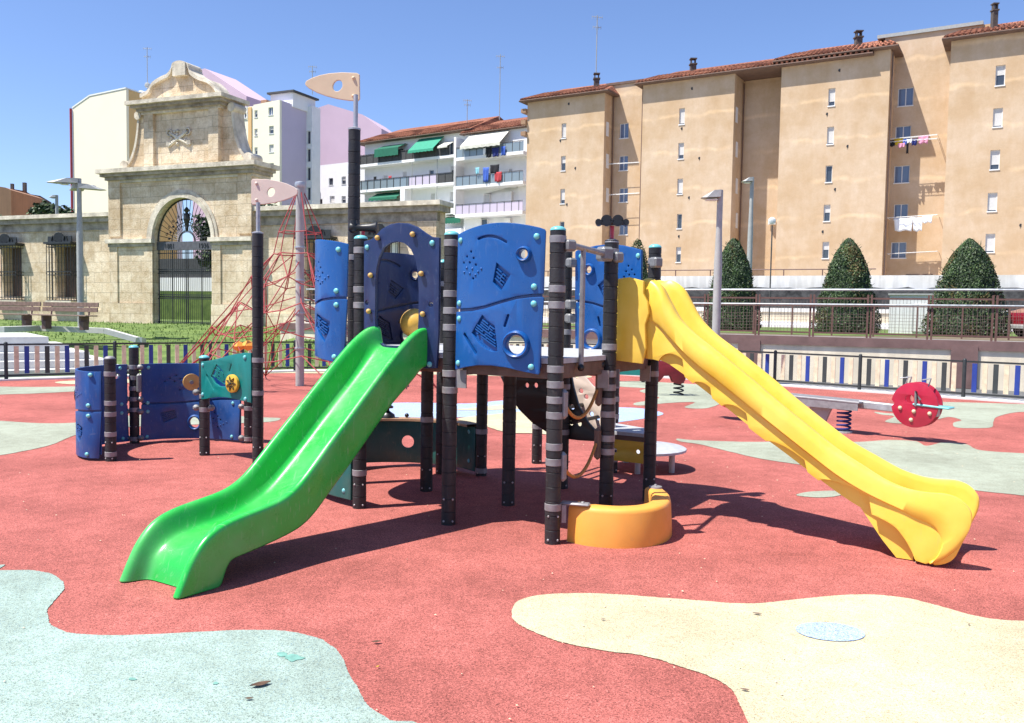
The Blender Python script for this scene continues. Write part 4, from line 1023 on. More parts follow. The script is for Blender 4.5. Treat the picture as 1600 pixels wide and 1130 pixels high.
# arclength of hole centre
best = min(range(len(sp_.p)), key=lambda i: (sp_.p[i] - V((-.99, 8.46, 0))).length); hx = sp_.l[best]
Wl = sp_.L
mb = cut2d([[(0.0, .06), (Wl, .03), (Wl, .46), (0, .46)], circle2((hx, .245), .062, 20)], .024, .003, [Wl * (i + .5) / 40 for i in range(40)])
tw = mb.map(lambda q: sp_(V((q[0], -q[1], q[2])))).build('shop_wall', 'teal_shaded', tower, smooth=35)
r = [[sp_(V((Wl * i / 40, d, z))) for d, z in ((-.03, .463), (-.03, .485), (.11, .485), (.11, .463))] for i in range(8, 41)]
MB().grid(r, True).build('shop_counter', 'tan_board', tower, smooth=35)
for x in (.09, .32, Wl - .1):
    for z in (.12, .40): b = MB(); b.sphere(sp_(V((x, .0, z))) , .024, 10, (1, 1, 1)); b.build('button', 'cyan_plastic', tw, smooth=60)
k0 = sp_(V((hx - .02, .03, .485))) + V((-.18, .0, 0)); m = MB(); m.lathe([(.075, 0), (.07, .03), (.035, .055), (.018, .07), (.018, .09), (.055, .095), (.058, .11), (.045, .12)], k0, 18)
m.build('knob', 'black_plastic', tower, smooth=50); MB().sphere(k0 + V((.19, .0, .025)), .022, 10).build('knob', 'black_plastic', tower, smooth=50)

# ================================================================ CURVED PLAY WALL on the left
P1 = V((-3.985, 8.48, 0)); P2 = V((-4.25, 9.62, 0)); P3 = V((-3.20, 8.90, 0)); P4 = V((-2.47, 8.32, 0)); P5 = V((-3.0, 9.75, 0))
pw = thing('play_wall', (P1 + P5) / 2, 'curved dark blue play wall with teal maze panel and pinkish shark flag at left', 'play structure')
post(pw, P1, 1.02, [.87, .58, .47, .27, .07], cap='grey'); post(pw, P2, 1.08, [.86, .74, .62, .50, .38, .05])
post(pw, P3, 1.02, [.62, .48], ); post(pw, P4, 2.26, [1.04, .72], cap=None); post(pw, P5, .62, [.56, .40, .05], cap='grey')
double_panel(pw, Path([P2 + V((-.035, -.03, 0)), V((-4.46, 9.35, 0)), V((-4.50, 9.0, 0)), V((-4.42, 8.72, 0)), V((-4.22, 8.50, 0)), P1 + V((-.055, .0, 0))]), .02, .90, 'wall_blue', feats='kite', low=True)
double_panel(pw, Path([P2 + V((.035, .04, 0)), V((-4.0, 9.84, 0)), V((-3.7, 9.93, 0)), V((-3.35, 9.88, 0)), P5 + V((-.06, .0, 0))]), .02, .90, 'wall_blue', feats='wheel', low=True)
# teal panel between P3 and P4
tpn = bow(P3, P4, .03, .03)
def zt(x, y):  # crop px (4.44 scale) -> panel coords
    u = (x - 870) / 345.0; px = 120 + x / 4.444; py = 520 + y / 4.444; yy = 8.9 - .58 * u
    hz = 487 + .016 * (px - 800); return (.02 + u * (tpn.L - .04), EYE - (py - hz) * yy / F)
out_ = [(868, 198), (900, 196), (950, 190), (1010, 178), (1070, 160), (1130, 146), (1180, 138), (1222, 140), (1222, 488), (1180, 476), (1130, 460), (1070, 447), (1010, 444), (950, 450), (900, 458), (868, 460)]
hol = [(1000, 215), (1050, 270), (1068, 372), (1020, 368), (985, 345), (955, 300)]
hs2 = [slot(zt(920, 292), zt(978, 385), .012), slot(zt(1103, 220), zt(1092, 262), .008)]
mb = cut2d([[zt(*q) for q in out_], [zt(*q) for q in hol]] + hs2, .022, .004, tpn.cuts(8)); ft = lambda q: tpn(V((q[0], q[1] + .05, q[2])))
tpo = mb.map(ft).build('maze_panel', 'teal_plastic', pw, smooth=32)
mz = MB(); maze(mz, [zt(1000, 222), zt(1045, 272), zt(1062, 368), zt(960, 300)], 0, 8, 12); mz.map(ft).build('maze', 'teal_plastic', tpo)
for q in ((887, 220), (1187, 170), (885, 425), (1190, 460)):
    c = zt(*q); b = MB(); b.sphere(V((c[0], .013, c[1])), .0215, 12, (1, .6, 1)); b.map(ft).build('button', 'cyan_plastic', tpo, smooth=60)
c = zt(1122, 350); b = MB(); nn = 24
def disc(mb, c, r, y0, y1, n=24):
    vs = [V((c[0] + r * math.cos(2 * PI * k / n), y, c[1] + r * math.sin(2 * PI * k / n))) for y in (y0, y1) for k in range(n)]
    vs2 = vs + [V((c[0] + (r - .006) * math.cos(2 * PI * k / n), y1 + .004, c[1] + (r - .006) * math.sin(2 * PI * k / n))) for k in range(n)]
    mb.add(vs2, [tuple(range(n)), tuple(range(2 * n, 3 * n))[::-1]] + [(k, n + k, n + (k + 1) % n, (k + 1) % n) for k in range(n)] + [(n + k, 2 * n + k, 2 * n + (k + 1) % n, n + (k + 1) % n) for k in range(n)])
disc(b, c, .090, .02, .045); dsc = b.map(ft).build('wheel', 'yellow_disc', tpo, smooth=35)
b = MB()
for k in range(7):
    a = 2 * PI * k / 7; 
    pts_ = [V((c[0] + r_ * math.cos(a + da), .052, c[1] + r_ * math.sin(a + da))) for r_, da in ((.02, 0), (.045, .25), (.072, 0), (.045, -.25), (.02, 0))]
    b.tube(pts_, .0035, 5)
b.sphere(V((c[0], .053, c[1])), .014, 8); b.map(ft).build('wheel_pattern', 'black_plastic', dsc)
# tan disc + clamps
c = dp(299, 597, 9.80); m = MB(); m.tube([c, c + V((.02, -.035, 0))], [.095, .095], 24); d2 = m.build('disc', 'knob_tan', pw, smooth=40)
MB().tube([c, c + V((.03, -.07, 0))], .022, 10).build('axle', 'clamp_grey', d2, smooth=40)
m = MB()
for p, L_ in ((P2, (.86, .50, .36, .06)), (P5, (.56, .42, .06)), (P3, (.66, .50))):
    for z in L_:
        for sx in (-1, 1): m = MB(); m.box(p + V((.078 * sx, -.02, z)), (.066, .064, .062), None, .02); m.build('clamp', 'clamp_grey', pw, smooth=60)
m = MB(); m.box(P2 + V((.075, -.05, .68)), (.05, .05, .22), None, .02); m.build('bracket', 'clamp_grey', pw, smooth=40)
m = MB(); m.tube([V((-4.52, 9.1, .60)), V((-4.60, 9.1, .60))], [.12, .12], 20); m.build('steering_wheel', 'black_plastic', pw, smooth=40)
flag(pw, 8.32, [(466, 300), (464.5, 304), (457, 308.5), (445, 313), (430, 317), (412, 319.5), (395, 320), (393, 317), (393, 283), (395, 280), (415, 280), (432, 282.5), (448, 287), (460, 292.5), (465, 296.5)], (424, 300.5), (.040, .042), 'pink_board', [(401.5, 287), (401.5, 313)], 403, 2.26)
MB().tube([P4 + V((0, .015, 2.25)), P4 + V((0, .015, 2.56))], .020, 10).build('mast_rod', 'steel', pw, smooth=40)
MB().lathe([(.055, 2.26), (.055, 2.272), (.03, 2.28)], P4, 18).build('mast_cap', 'steel', pw, smooth=40)

# ================================================================ OTHER PLAY EQUIPMENT
# round low stool
c = gp(1012, 706, .20); c = V((1.34, 8.55, 0))
rt = thing('spinner_plate', c, 'round grey platform on short legs beside the play tower', 'platform')
MB().lathe([(.40, .185), (.42, .19), (.42, .212), (.40, .222), (.05, .226)], c, 36).build('top', 'deck_grey', rt, smooth=40)
for a in (-1.9, -.75, .4, 2.0, 3.3):
    MB().tube([c + V((.33 * math.cos(a), .33 * math.sin(a), 0)), c + V((.33 * math.cos(a), .33 * math.sin(a), .19))], .028, 10).build('leg', 'pole_grey', rt, smooth=40)
m = MB(); m.box(c + V((.05, 0, .228)), (.12, .05, .008)); m.build('grip_plate', 'black_plastic', rt)

# seesaw
sb = gp(1318, 676); ss = thing('seesaw', sb, 'grey spring seesaw with crimson round seat shields behind the yellow slide', 'seesaw')
E2 = dp(1470, 634, 11.35); E1 = dp(1180, 612, 13.3)
ax_ = (E2 - E1); ax_.z = 0; ax_.normalize(); sd_ = V((ax_.y, -ax_.x, 0)); zb = .40
mid = sb + V((0, 0, 0)) - ax_ * .35
tubeA = MB(); tubeA.bar(V((mid.x, mid.y, zb)) + ax_ * .55, V((mid.x, mid.y, zb - .02)) + ax_ * 1.55, .10, .10, .01); tubeA.bar(V((mid.x, mid.y, zb)) - ax_ * .55, V((mid.x, mid.y, zb + .04)) - ax_ * 1.6, .10, .10, .01); tubeA.build('beam', 'galv', ss)
MB().bar(V((mid.x, mid.y, zb + .045)) - ax_ * .62, V((mid.x, mid.y, zb + .03)) + ax_ * .62, .34, .03, .008).build('centre_plate', 'band_grey', ss)
m = MB()
for s_ in (-1, 1): m.bar(V((mid.x, mid.y, zb - .02)) - ax_ * .6 + sd_ * .16 * s_, V((mid.x, mid.y, zb - .02)) + ax_ * .6 + sd_ * .16 * s_, .01, .11)
m.build('side_plate', 'band_grey', ss)
for s_ in (-.30, .35):
    b0 = V((mid.x, mid.y, 0)) + ax_ * s_
    pts = [b0 + V((.085 * math.cos(t * 2 * PI * 5.5), .085 * math.sin(t * 2 * PI * 5.5), .02 + t * .30)) for t in [i / 90 for i in range(91)]]
    MB().tube(pts, .013, 7).build('spring', 'cloth_navy', ss, smooth=50)
    MB().lathe([(.11, 0), (.11, .02), (.03, .03)], b0, 16).build('base_plate', 'pole_grey', ss)
m = MB(); q = V((mid.x, mid.y, 0)) + ax_ * .02
m.add([q + ax_ * x + sd_ * y + V((0, 0, z)) for z, w_ in ((.06, .05), (.35, .17)) for x, y in ((-w_, -.03), (w_, -.03), (w_, .03), (-w_, .03))], [(3, 2, 1, 0), (4, 5, 6, 7), (0, 1, 5, 4), (1, 2, 6, 5), (2, 3, 7, 6), (3, 0, 4, 7)]); m.build('stop_block', 'pole_grey', ss)
for sg, dd in ((1, 1.28), (-1, 1.35)):
    c = V((mid.x, mid.y, zb + .03)) + ax_ * dd * sg
    for s_ in (-.075, .075):
        arc = []
        for k in range(40):
            a = 2 * PI * k / 40; r = .285
            if abs(a - PI) < .12: r = .245
            arc.append((r * math.cos(a) * (1 if sg > 0 else -1), r * math.sin(a) + .03))
        mb = cut2d([arc, circle2((-.06 * sg, .10), .052, 16)], .018, .003)
        o = mb.map(lambda q: c + ax_ * q[0] + sd_ * (s_ + q[1]) + V((0, 0, q[2]))).build('seat_shield', 'red_plastic', ss, smooth=35)
        b = MB()
        for x, z in ((-.17, -.02), (.0, -.05), (.19, -.06), (-.03, -.16)): b.sphere(c + ax_ * x * sg + sd_ * (s_ + .014) + V((0, 0, z)), .026, 10)
        b.build('bolt', 'sand_board', o, smooth=60)
    MB().bar(c + ax_ * (-.02 * sg) + V((0, 0, .04)), c + ax_ * .42 * sg + V((0, 0, .02)), .20, .025, .01).build('seat', 'cyan_plastic', ss)
    m = MB(); 
    m.tube([c + ax_ * .02 * sg + sd_ * .09 + V((0, 0, .02)), c + ax_ * .02 * sg + sd_ * .10 + V((0, 0, .20)), c + ax_ * .08 * sg + sd_ * .12 + V((0, 0, .10))], .018, 8)
    m.build('foot_grip', 'clamp_grey', ss, smooth=40)
    m = MB()
    for s_ in (-.06, .06): m.tube([c + sd_ * s_ + V((0, 0, .26)) - ax_ * .13 * sg, c + sd_ * s_ + V((0, 0, .37)) - ax_ * .10 * sg, c + sd_ * s_ * 1.8 + V((0, 0, .36)) - ax_ * .18 * sg], .009, 6)
    for s_ in (.0,): m.tube([c + sd_ * s_ + V((0, 0, .27)) + ax_ * .13 * sg, c + sd_ * s_ + V((0, 0, .37)) + ax_ * .16 * sg, c + sd_ * .07 + V((0, 0, .35)) + ax_ * .08 * sg], .009, 6)
    m.build('handle', 'steel', ss, smooth=40)

# spring rider (dark red) beyond the tower
sr = gp(1060, 618); rd = thing('spring_rider', sr, 'dark red spring rider standing on pale green rubber seen under the yellow slide', 'spring rider')
pts = [sr + V((.09 * math.cos(t * 2 * PI * 3.2), .09 * math.sin(t * 2 * PI * 3.2), .02 + t * .26)) for t in [i / 60 for i in range(61)]]
MB().tube(pts, .015, 7).build('spring', 'iron_black', rd, smooth=50)
body = [(-.55, .30), (-.40, .26), (-.30, .38), (-.18, .38), (-.12, .25), (.02, .22), (.10, .30), (.14, .52), (.10, .66), (.02, .78), (-.12, .80), (-.22, .64), (-.40, .66), (-.55, .72), (-.62, .55)]
for s_ in (-.11, .11): cut2d([body, circle2((-.0, .62), .03, 10)], .02, .003).map(lambda q: sr + V((q[0], q[1] + s_ + .02 * q[0], q[2]))).build('side_panel', 'dark_red', rd, smooth=30)
MB().box(sr + V((-.28, 0, .58)), (.30, .22, .03), None, .008).build('seat', 'dark_red', rd)
MB().tube([sr + V((-.05, -.22, .70)), sr + V((-.05, .22, .70))], .014, 8).build('handle', 'steel', rd, smooth=40)

# teal low board further back
q0 = gp(955, 596); q1 = gp(1004, 598); tb = thing('teal_board', (q0 + q1) / 2, 'low teal board on two short posts seen between the tower posts', 'play panel')
pb = Plane(q0, q1 - q0); Lb = (q1 - q0).length; cut2d([[(0, .16), (Lb, .16), (Lb, .38), (0, .38)], circle2((Lb * .6, .3), .03, 12)], .03, .004).map(lambda q: pb.pt(q[0], q[2], q[1])).build('board', 'teal_plastic', tb)
for s_ in (0, Lb): MB().lathe([(.04, 0), (.04, .42), (.02, .44)], pb.pt(s_, 0, -.06), 12).build('post', 'post_black', tb, smooth=40); MB().sphere(pb.pt(s_, .3, .02), .035, 10).build('clamp', 'band_grey', tb, smooth=60)

# rope pyramid
nb_ = gp(468.5, 603); np_ = thing('rope_pyramid', nb_, 'red rope climbing pyramid around a grey pole behind the play tower', 'climbing net')
MB().lathe([(.085, 0), (.085, 3.98), (.05, 4.02)], nb_, 16).build('pole', 'pole_grey', np_, smooth=40)
m = MB(); m.lathe([(.095, 3.93), (.11, 3.98), (.095, 4.03), (.02, 4.05)], nb_, 16)
for z in (2.75, 2.1, 1.45, .75): m.lathe([(.10, z - .02), (.105, z), (.10, z + .02)], nb_, 16)
m.build('ring', 'galv', np_, smooth=40)
rs = 5
def ringp(r, z, n=12, ph=0, jit=0): return [nb_ + V((r * math.cos(2 * PI * (k + ph) / n) , r * math.sin(2 * PI * (k + ph) / n), z + jit * ((k % 2) * 2 - 1))) for k in range(n)]
top = nb_ + V((0, 0, 4.0)); m = MB(); RR = .011
lv = [ringp(.42, 3.05, 6), ringp(.52, 2.62, 6), ringp(.95, 2.05, 12, 0, .10), ringp(1.32, 1.55, 12, .5, .10), ringp(1.68, 1.08, 12, 0, .10), ringp(1.9, .62, 12, .5, .08)]
mk = lambda a, b, sag=0: m.tube([a, (a + b) / 2 - V((0, 0, sag)), b], RR, rs, cap=False)
for k in range(6):
    mk(top, lv[0][k]); mk(lv[0][k], lv[0][(k + 1) % 6], .02); mk(lv[0][k], lv[1][k]); mk(lv[1][k], lv[1][(k + 1) % 6], .02)
    mk(lv[1][k], lv[2][2 * k]); mk(lv[1][k], lv[2][(2 * k + 1) % 12]); 
for i in range(2, 5):
    for k in range(12):
        kk = k if i % 2 == 0 else (k + 1) % 12
        mk(lv[i][k], lv[i + 1][k]) if k % 2 == 0 else mk(lv[i][k], lv[i + 1][(k - 1) % 12 if i % 2 == 0 else (k + 1) % 12])
        mk(lv[i][k], lv[i][(k + 1) % 12], .04)
        if k % 3 == 0: mk(lv[i][k], nb_ + V((0, 0, lv[i][k].z + .35)), .05)
for k in range(12): mk(lv[5][k], lv[5][(k + 1) % 12], .03)
m.build('rope_net', 'rope_red', np_)
m = MB()
for k in range(6):
    a = 2 * PI * k / 6; g = nb_ + V((2.75 * math.cos(a), 2.75 * math.sin(a), .0))
    for src in (lv[1][k], lv[3][2 * k], lv[3][(2 * k - 1) % 12], lv[5][2 * k], lv[5][(2 * k - 1) % 12]): m.tube([src, g], RR, rs, cap=False)
m.build('anchor_rope', 'rope_red', np_)
m = MB()
for q in ((373, 541), (388, 540)):
    c = dp(q[0], q[1], 15.6); m.tube([c + V((-.09, 0, 0)), c, c + V((.09, 0, 0))], [.06, .11, .05], 6)
m.build('hand_hold', 'orange_plastic', np_, smooth=30)
# ================================================================ STONE WALL AND GATE
wd = WL.d
brickmat('ashlar', (.93, .80, .60), (.82, .69, .50), (.64, .54, .40), 1.05, .42, (wd.x, wd.y), stain=.24, mort=.014, bump=.6)
S = lambda x, y, o=0: WL.to(x, y, o)
def wallpoly(loops, thick, m_, name, parent, front=0.0):
    """loops in (s,z); front face at offset 'front' from the wall plane"""
    mb = cut2d(loops, thick); return mb.map(lambda q: WL.pt(q[0], q[2], front - thick / 2 + q[1])).build(name, m_, parent)
Z0 = .80; TOPL = S(100, 338)[1]
def rect(x0, x1, yt, yb):  # px -> (s,z) rect at mid heights
    s0, z1 = S(x0, yt); s1, _ = S(x1, yt); _, zb = S(x0, yb); return [(s0, zb), (s1, zb), (s1, z1), (s0, z1)]
gate = thing('stone_gateway', WL.pt(S(295, 400)[0], Z0), 'tall baroque sandstone gateway with scrolled pediment and crossed-keys relief', 'gateway')
sL, sR = S(183, 400)[0], S(404, 400)[0]
zc0 = S(290, 277)[1]; zct = S(290, 265)[1]
ac, zsp = S(295.5, 377); aw = (S(342, 440)[0] - S(250, 440)[0]) / 2; ac = (S(342, 440)[0] + S(250, 440)[0]) / 2
arcp = [(ac + aw * math.cos(a), zsp + aw * 1.12 * math.sin(a)) for a in [PI * k / 24 for k in range(25)]]
opening = [(ac + aw, Z0 + .02)] + arcp + [(ac - aw, Z0 + .02)]
body_ = [(sL, Z0), (ac - aw, Z0)] + arcp[::-1] + [(ac + aw, Z0), (sR, Z0), (sR, zc0), (sL, zc0)]
wallpoly([body_], .36, 'ashlar', 'gate_wall', gate, .35)
# base course and pilaster panels
for a, b in ((sL, ac - aw), (ac + aw, sR)):
    wbox(MB(), WL, a - .03, b + (.03 if b == sR else 0), Z0, Z0 + .85, .30, .41).build('plinth', 'ashlar', gate)
    zi = S(290, 380)[1]
    wbox(MB(), WL, a - .10, b + .06, zi, zi + .16, .30, .52).build('impost', 'stone_trim', gate)
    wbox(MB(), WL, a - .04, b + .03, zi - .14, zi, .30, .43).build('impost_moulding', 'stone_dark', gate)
    pw_ = .42
    for q0_, q1_ in ((a, a + pw_), (b - pw_, b)): wbox(MB(), WL, q0_, q1_, Z0 + .85, zi - .14, .30, .40).build('pilaster', 'ashlar', gate)
wbox(MB(), WL, sL - .0, sL + .62, S(290, 377)[1] + .2, zc0, .30, .42).build('pilaster', 'ashlar', gate)
wbox(MB(), WL, sR - .62, sR, S(290, 377)[1] + .2, zc0, .30, .42).build('pilaster', 'ashlar', gate)
# archivolt
def arch_ring(r0, r1, o0, o1, m_, name):
    rows = []
    for k in range(25):
        a = PI * k / 24
        f = lambda r, o: WL.pt(ac + r * math.cos(a), zsp + (r + aw * .12) * math.sin(a), o)
        rows.append([f(r0, o0), f(r0, o1), f(r1, o1), f(r1, o0)])
    return MB().grid(rows).build(name, m_, gate, smooth=30)
arch_ring(aw - .001, aw + .17, .30, .44, 'stone_trim', 'archivolt'); arch_ring(aw + .18, aw + .30, .30, .40, 'stone_trim', 'archivolt')
def cornice(parent, s0, s1, zt, m_='stone_trim', m2='stone_dark', o=.35, dep=.42, h=.42, back=-.65):
    """stepped cornice: top slab plus receding mouldings"""
    wbox(MB(), WL, s0 - dep, s1 + dep, zt - h * .32, zt, back - .1, o + dep).build('cornice', m_, parent)
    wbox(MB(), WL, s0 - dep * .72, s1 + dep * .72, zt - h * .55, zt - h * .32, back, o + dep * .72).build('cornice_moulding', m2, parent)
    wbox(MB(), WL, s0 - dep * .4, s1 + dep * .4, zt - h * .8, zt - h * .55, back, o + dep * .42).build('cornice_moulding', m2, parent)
    wbox(MB(), WL, s0 - dep * .15, s1 + dep * .15, zt - h, zt - h * .8, back, o + dep * .16).build('cornice_moulding', m_, parent)
cornice(gate, sL + .1, sR - .0, zct + .06, h=.52)
# attic with volutes
aL, aR = S(238, 215)[0], S(352, 215)[0]; zat = S(290, 170)[1]; zab = zct + .06
wbox(MB(), WL, aL, aR, zab, zat, -.45, .30).build('attic', 'ashlar', gate)
wbox(MB(), WL, aL - .02, aL + .45, zab, zat, .29, .42).build('pilaster', 'ashlar', gate)
wbox(MB(), WL, aR - .45, aR + .02, zab, zat, .29, .42).build('pilaster', 'ashlar', gate)
wbox(MB(), WL, aL - .42, aL, zab + 1.2, zat, -.4, .12).build('attic_wing', 'ashlar', gate)
wbox(MB(), WL, aR, aR + .42, zab + 1.2, zat, -.4, .12).build('attic_wing', 'ashlar', gate)
for sg, a in ((-1, aL), (1, aR)):
    pts = [(a, zab)] + [(a + sg * x, zab + z) for x, z in ((1.35, 0), (1.35, .12), (1.05, .22), (.80, .55), (.62, 1.0), (.50, 1.6), (.44, 2.1), (.0, 2.1))]
    if sg > 0: pts = pts
    wallpoly([pts if sg > 0 else pts[::-1]], .5, 'ashlar', 'volute', gate, .15)
    cc = [V((a + sg * x, zab + z, 0)) for x, z in ((1.30, .16), (1.02, .26), (.80, .58), (.64, 1.0), (.53, 1.55), (.48, 2.0))]
    rows = [[WL.pt(p.x - sg * .02, p.y, .22), WL.pt(p.x + sg * .07, p.y + .05, .22), WL.pt(p.x + sg * .07, p.y + .05, -.4), WL.pt(p.x - sg * .02, p.y, -.4)] for p in catmull(cc, 4)]
    MB().grid(rows, True).build('volute_scroll', 'stone_trim', gate)
    for x, z, r in ((1.25, .20, .19), (.50, 2.12, .17)):
        MB().tube([WL.pt(a + sg * x, zab + z, -.4), WL.pt(a + sg * x, zab + z, .27)], r, 14).build('volute_scroll', 'stone_trim', gate, smooth=40)
cornice(gate, aL - .05, aR + .05, zat + .26, h=.46, o=.36, dep=.5)
# crowning pediment
pk = [(227, 160), (229, 152), (241, 146), (248, 134), (262, 125), (271, 121), (277, 113), (280, 104), (291, 100.5), (303, 105), (306, 115), (318, 124), (333, 129), (343, 138), (350, 148), (359, 152), (361, 160)]
zp = zat + .26
pp = [S(x, y) for x, y in pk]; pp = [(a, max(b, zp)) for a, b in pp]; pp[0] = (pp[0][0], zp); pp[-1] = (pp[-1][0], zp)
wallpoly([pp], .55, 'ashlar', 'pediment', gate, .22)
rows = []
cc = catmull([V((a, b, 0)) for a, b in pp[1:-1]], 3)
for p in cc: rows.append([WL.pt(p.x, p.y - .10, .21), WL.pt(p.x, p.y - .10, .36), WL.pt(p.x, p.y + .05, .36), WL.pt(p.x, p.y + .05, -.4), WL.pt(p.x, p.y - .1, -.4)])
MB().grid(rows).build('pediment_moulding', 'stone_trim', gate)
sp0, zz = S(291, 108); wbox(MB(), WL, sp0 - .30, sp0 + .32, zz - .35, zz + .12, .2, .42).build('finial_block', 'stone_trim', gate)
# crossed keys relief
rc, rz = S(289, 219); m = MB()
for sg in (-1, 1):
    m.tube([WL.pt(rc - .52 * sg, rz - .28, .33), WL.pt(rc + .45 * sg, rz + .24, .34)], .055, 8)
    m.tube([WL.pt(rc + .45 * sg + .12 * math.cos(a), rz + .24 + .12 * math.sin(a), .34) for a in [2 * PI * k / 10 for k in range(10)]], .035, 6, closed=True)
    m.box(WL.pt(rc - .5 * sg, rz - .18, .34), (.16, .1, .16))
for k in range(26):
    a = random.random() * 6.28; r = random.random(); m.sphere(WL.pt(rc + .55 * r * math.cos(a), rz + .26 * r * math.sin(a) + .04, .32), random.uniform(.05, .09), 6)
m.build('relief', 'stone_trim', gate, smooth=60)
# iron gate: fanlight, lintel with numerals, bars
ig = thing('iron_gate', WL.pt(ac, Z0, .1), 'black wrought iron double gate with a rayed fanlight under the stone arch', 'gate')
zl1 = S(296, 378)[1]; zl0 = S(296, 391)[1]
lt = wbox(MB(), WL, ac - aw, ac + aw, zl0, zl1, .04, .16).build('lintel', 'iron_grey', ig)
for txt, off in (('1881', -.97), ('1936', .72)):
    cu2 = bpy.data.curves.new('t', 'FONT'); cu2.body = txt; cu2.size = .26; cu2.extrude = .008
    ob = bpy.data.objects.new('t', cu2); col.objects.link(ob); dg = bpy.context.evaluated_depsgraph_get(); me = bpy.data.meshes.new_from_object(ob.evaluated_get(dg))
    mb = MB(); mb.add([WL.pt(ac + off + v.co.x - .1, (zl0 + zl1) / 2 - .09 + v.co.y, .17 + v.co.z) for v in me.vertices], [list(p.vertices) for p in me.polygons]); mb.build('numerals', 'iron_black', lt)
    bpy.data.objects.remove(ob)
m = MB(); n = 30
for k in range(n):
    x = ac - aw + .06 + (2 * aw - .12) * k / (n - 1); big = k in (0, 7, 14, 15, 22, 29)
    m.tube([WL.pt(x, Z0 + .06, .1), WL.pt(x, zl0, .1)], .028 if big else .013, 5)
for z in (Z0 + .12, Z0 + 1.05, Z0 + 1.2, Z0 + 2.05, Z0 + 2.2, zl0 - .12): m.bar(WL.pt(ac - aw, z, .1), WL.pt(ac + aw, z, .1), .03, .035)
for z in (Z0 + 1.12, Z0 + 2.12):
    for k in range(n - 1): x = ac - aw + .06 + (2 * aw - .12) * (k + .5) / (n - 1); m.sphere(WL.pt(x, z, .1), .035, 6)
m.build('bars', 'iron_black', ig)
m = MB(); n = 22
for k in range(n + 1):
    a = PI * k / n; m.tube([WL.pt(ac + .42 * math.cos(a), zl1 + .42 * math.sin(a), .1), WL.pt(ac + (aw - .04) * math.cos(a), zsp + (aw * 1.12 - .04) * math.sin(a) , .1)], .012, 4)
    if k % 2: r = .9; m.sphere(WL.pt(ac + r * math.cos(a), zl1 + r * math.sin(a), .1), .05, 6)
for r in (.42, .38, .75): m.tube([WL.pt(ac + r * math.cos(a), zl1 + r * math.sin(a), .1) for a in [PI * k / 20 for k in range(21)]], .018, 5)
m.tube([WL.pt(ac + (aw - .03) * math.cos(a), zsp + (aw * 1.12 - .03) * math.sin(a), .1) for a in [PI * k / 24 for k in range(25)]], .03, 5)
m.lathe([(.04, 0), (.07, .1), (.05, .2), (.14, .45), (.12, .62), (.05, .7), (.12, .8), (.03, .92)], WL.pt(ac, zl1 + .42, .1), 8)
for k in range(1, 11):
    a = PI * k / 11
    for r, q in ((1.05, .075), (.62, .055)):
        c_ = (ac + r * math.cos(a), zl1 + r * math.sin(a)); m.tube([WL.pt(c_[0] + q * (1 - t / 14) * math.cos(t * .75), c_[1] + q * (1 - t / 14) * math.sin(t * .75), .1) for t in range(13)], .013, 4)
m.build('fanlight', 'iron_black', ig)

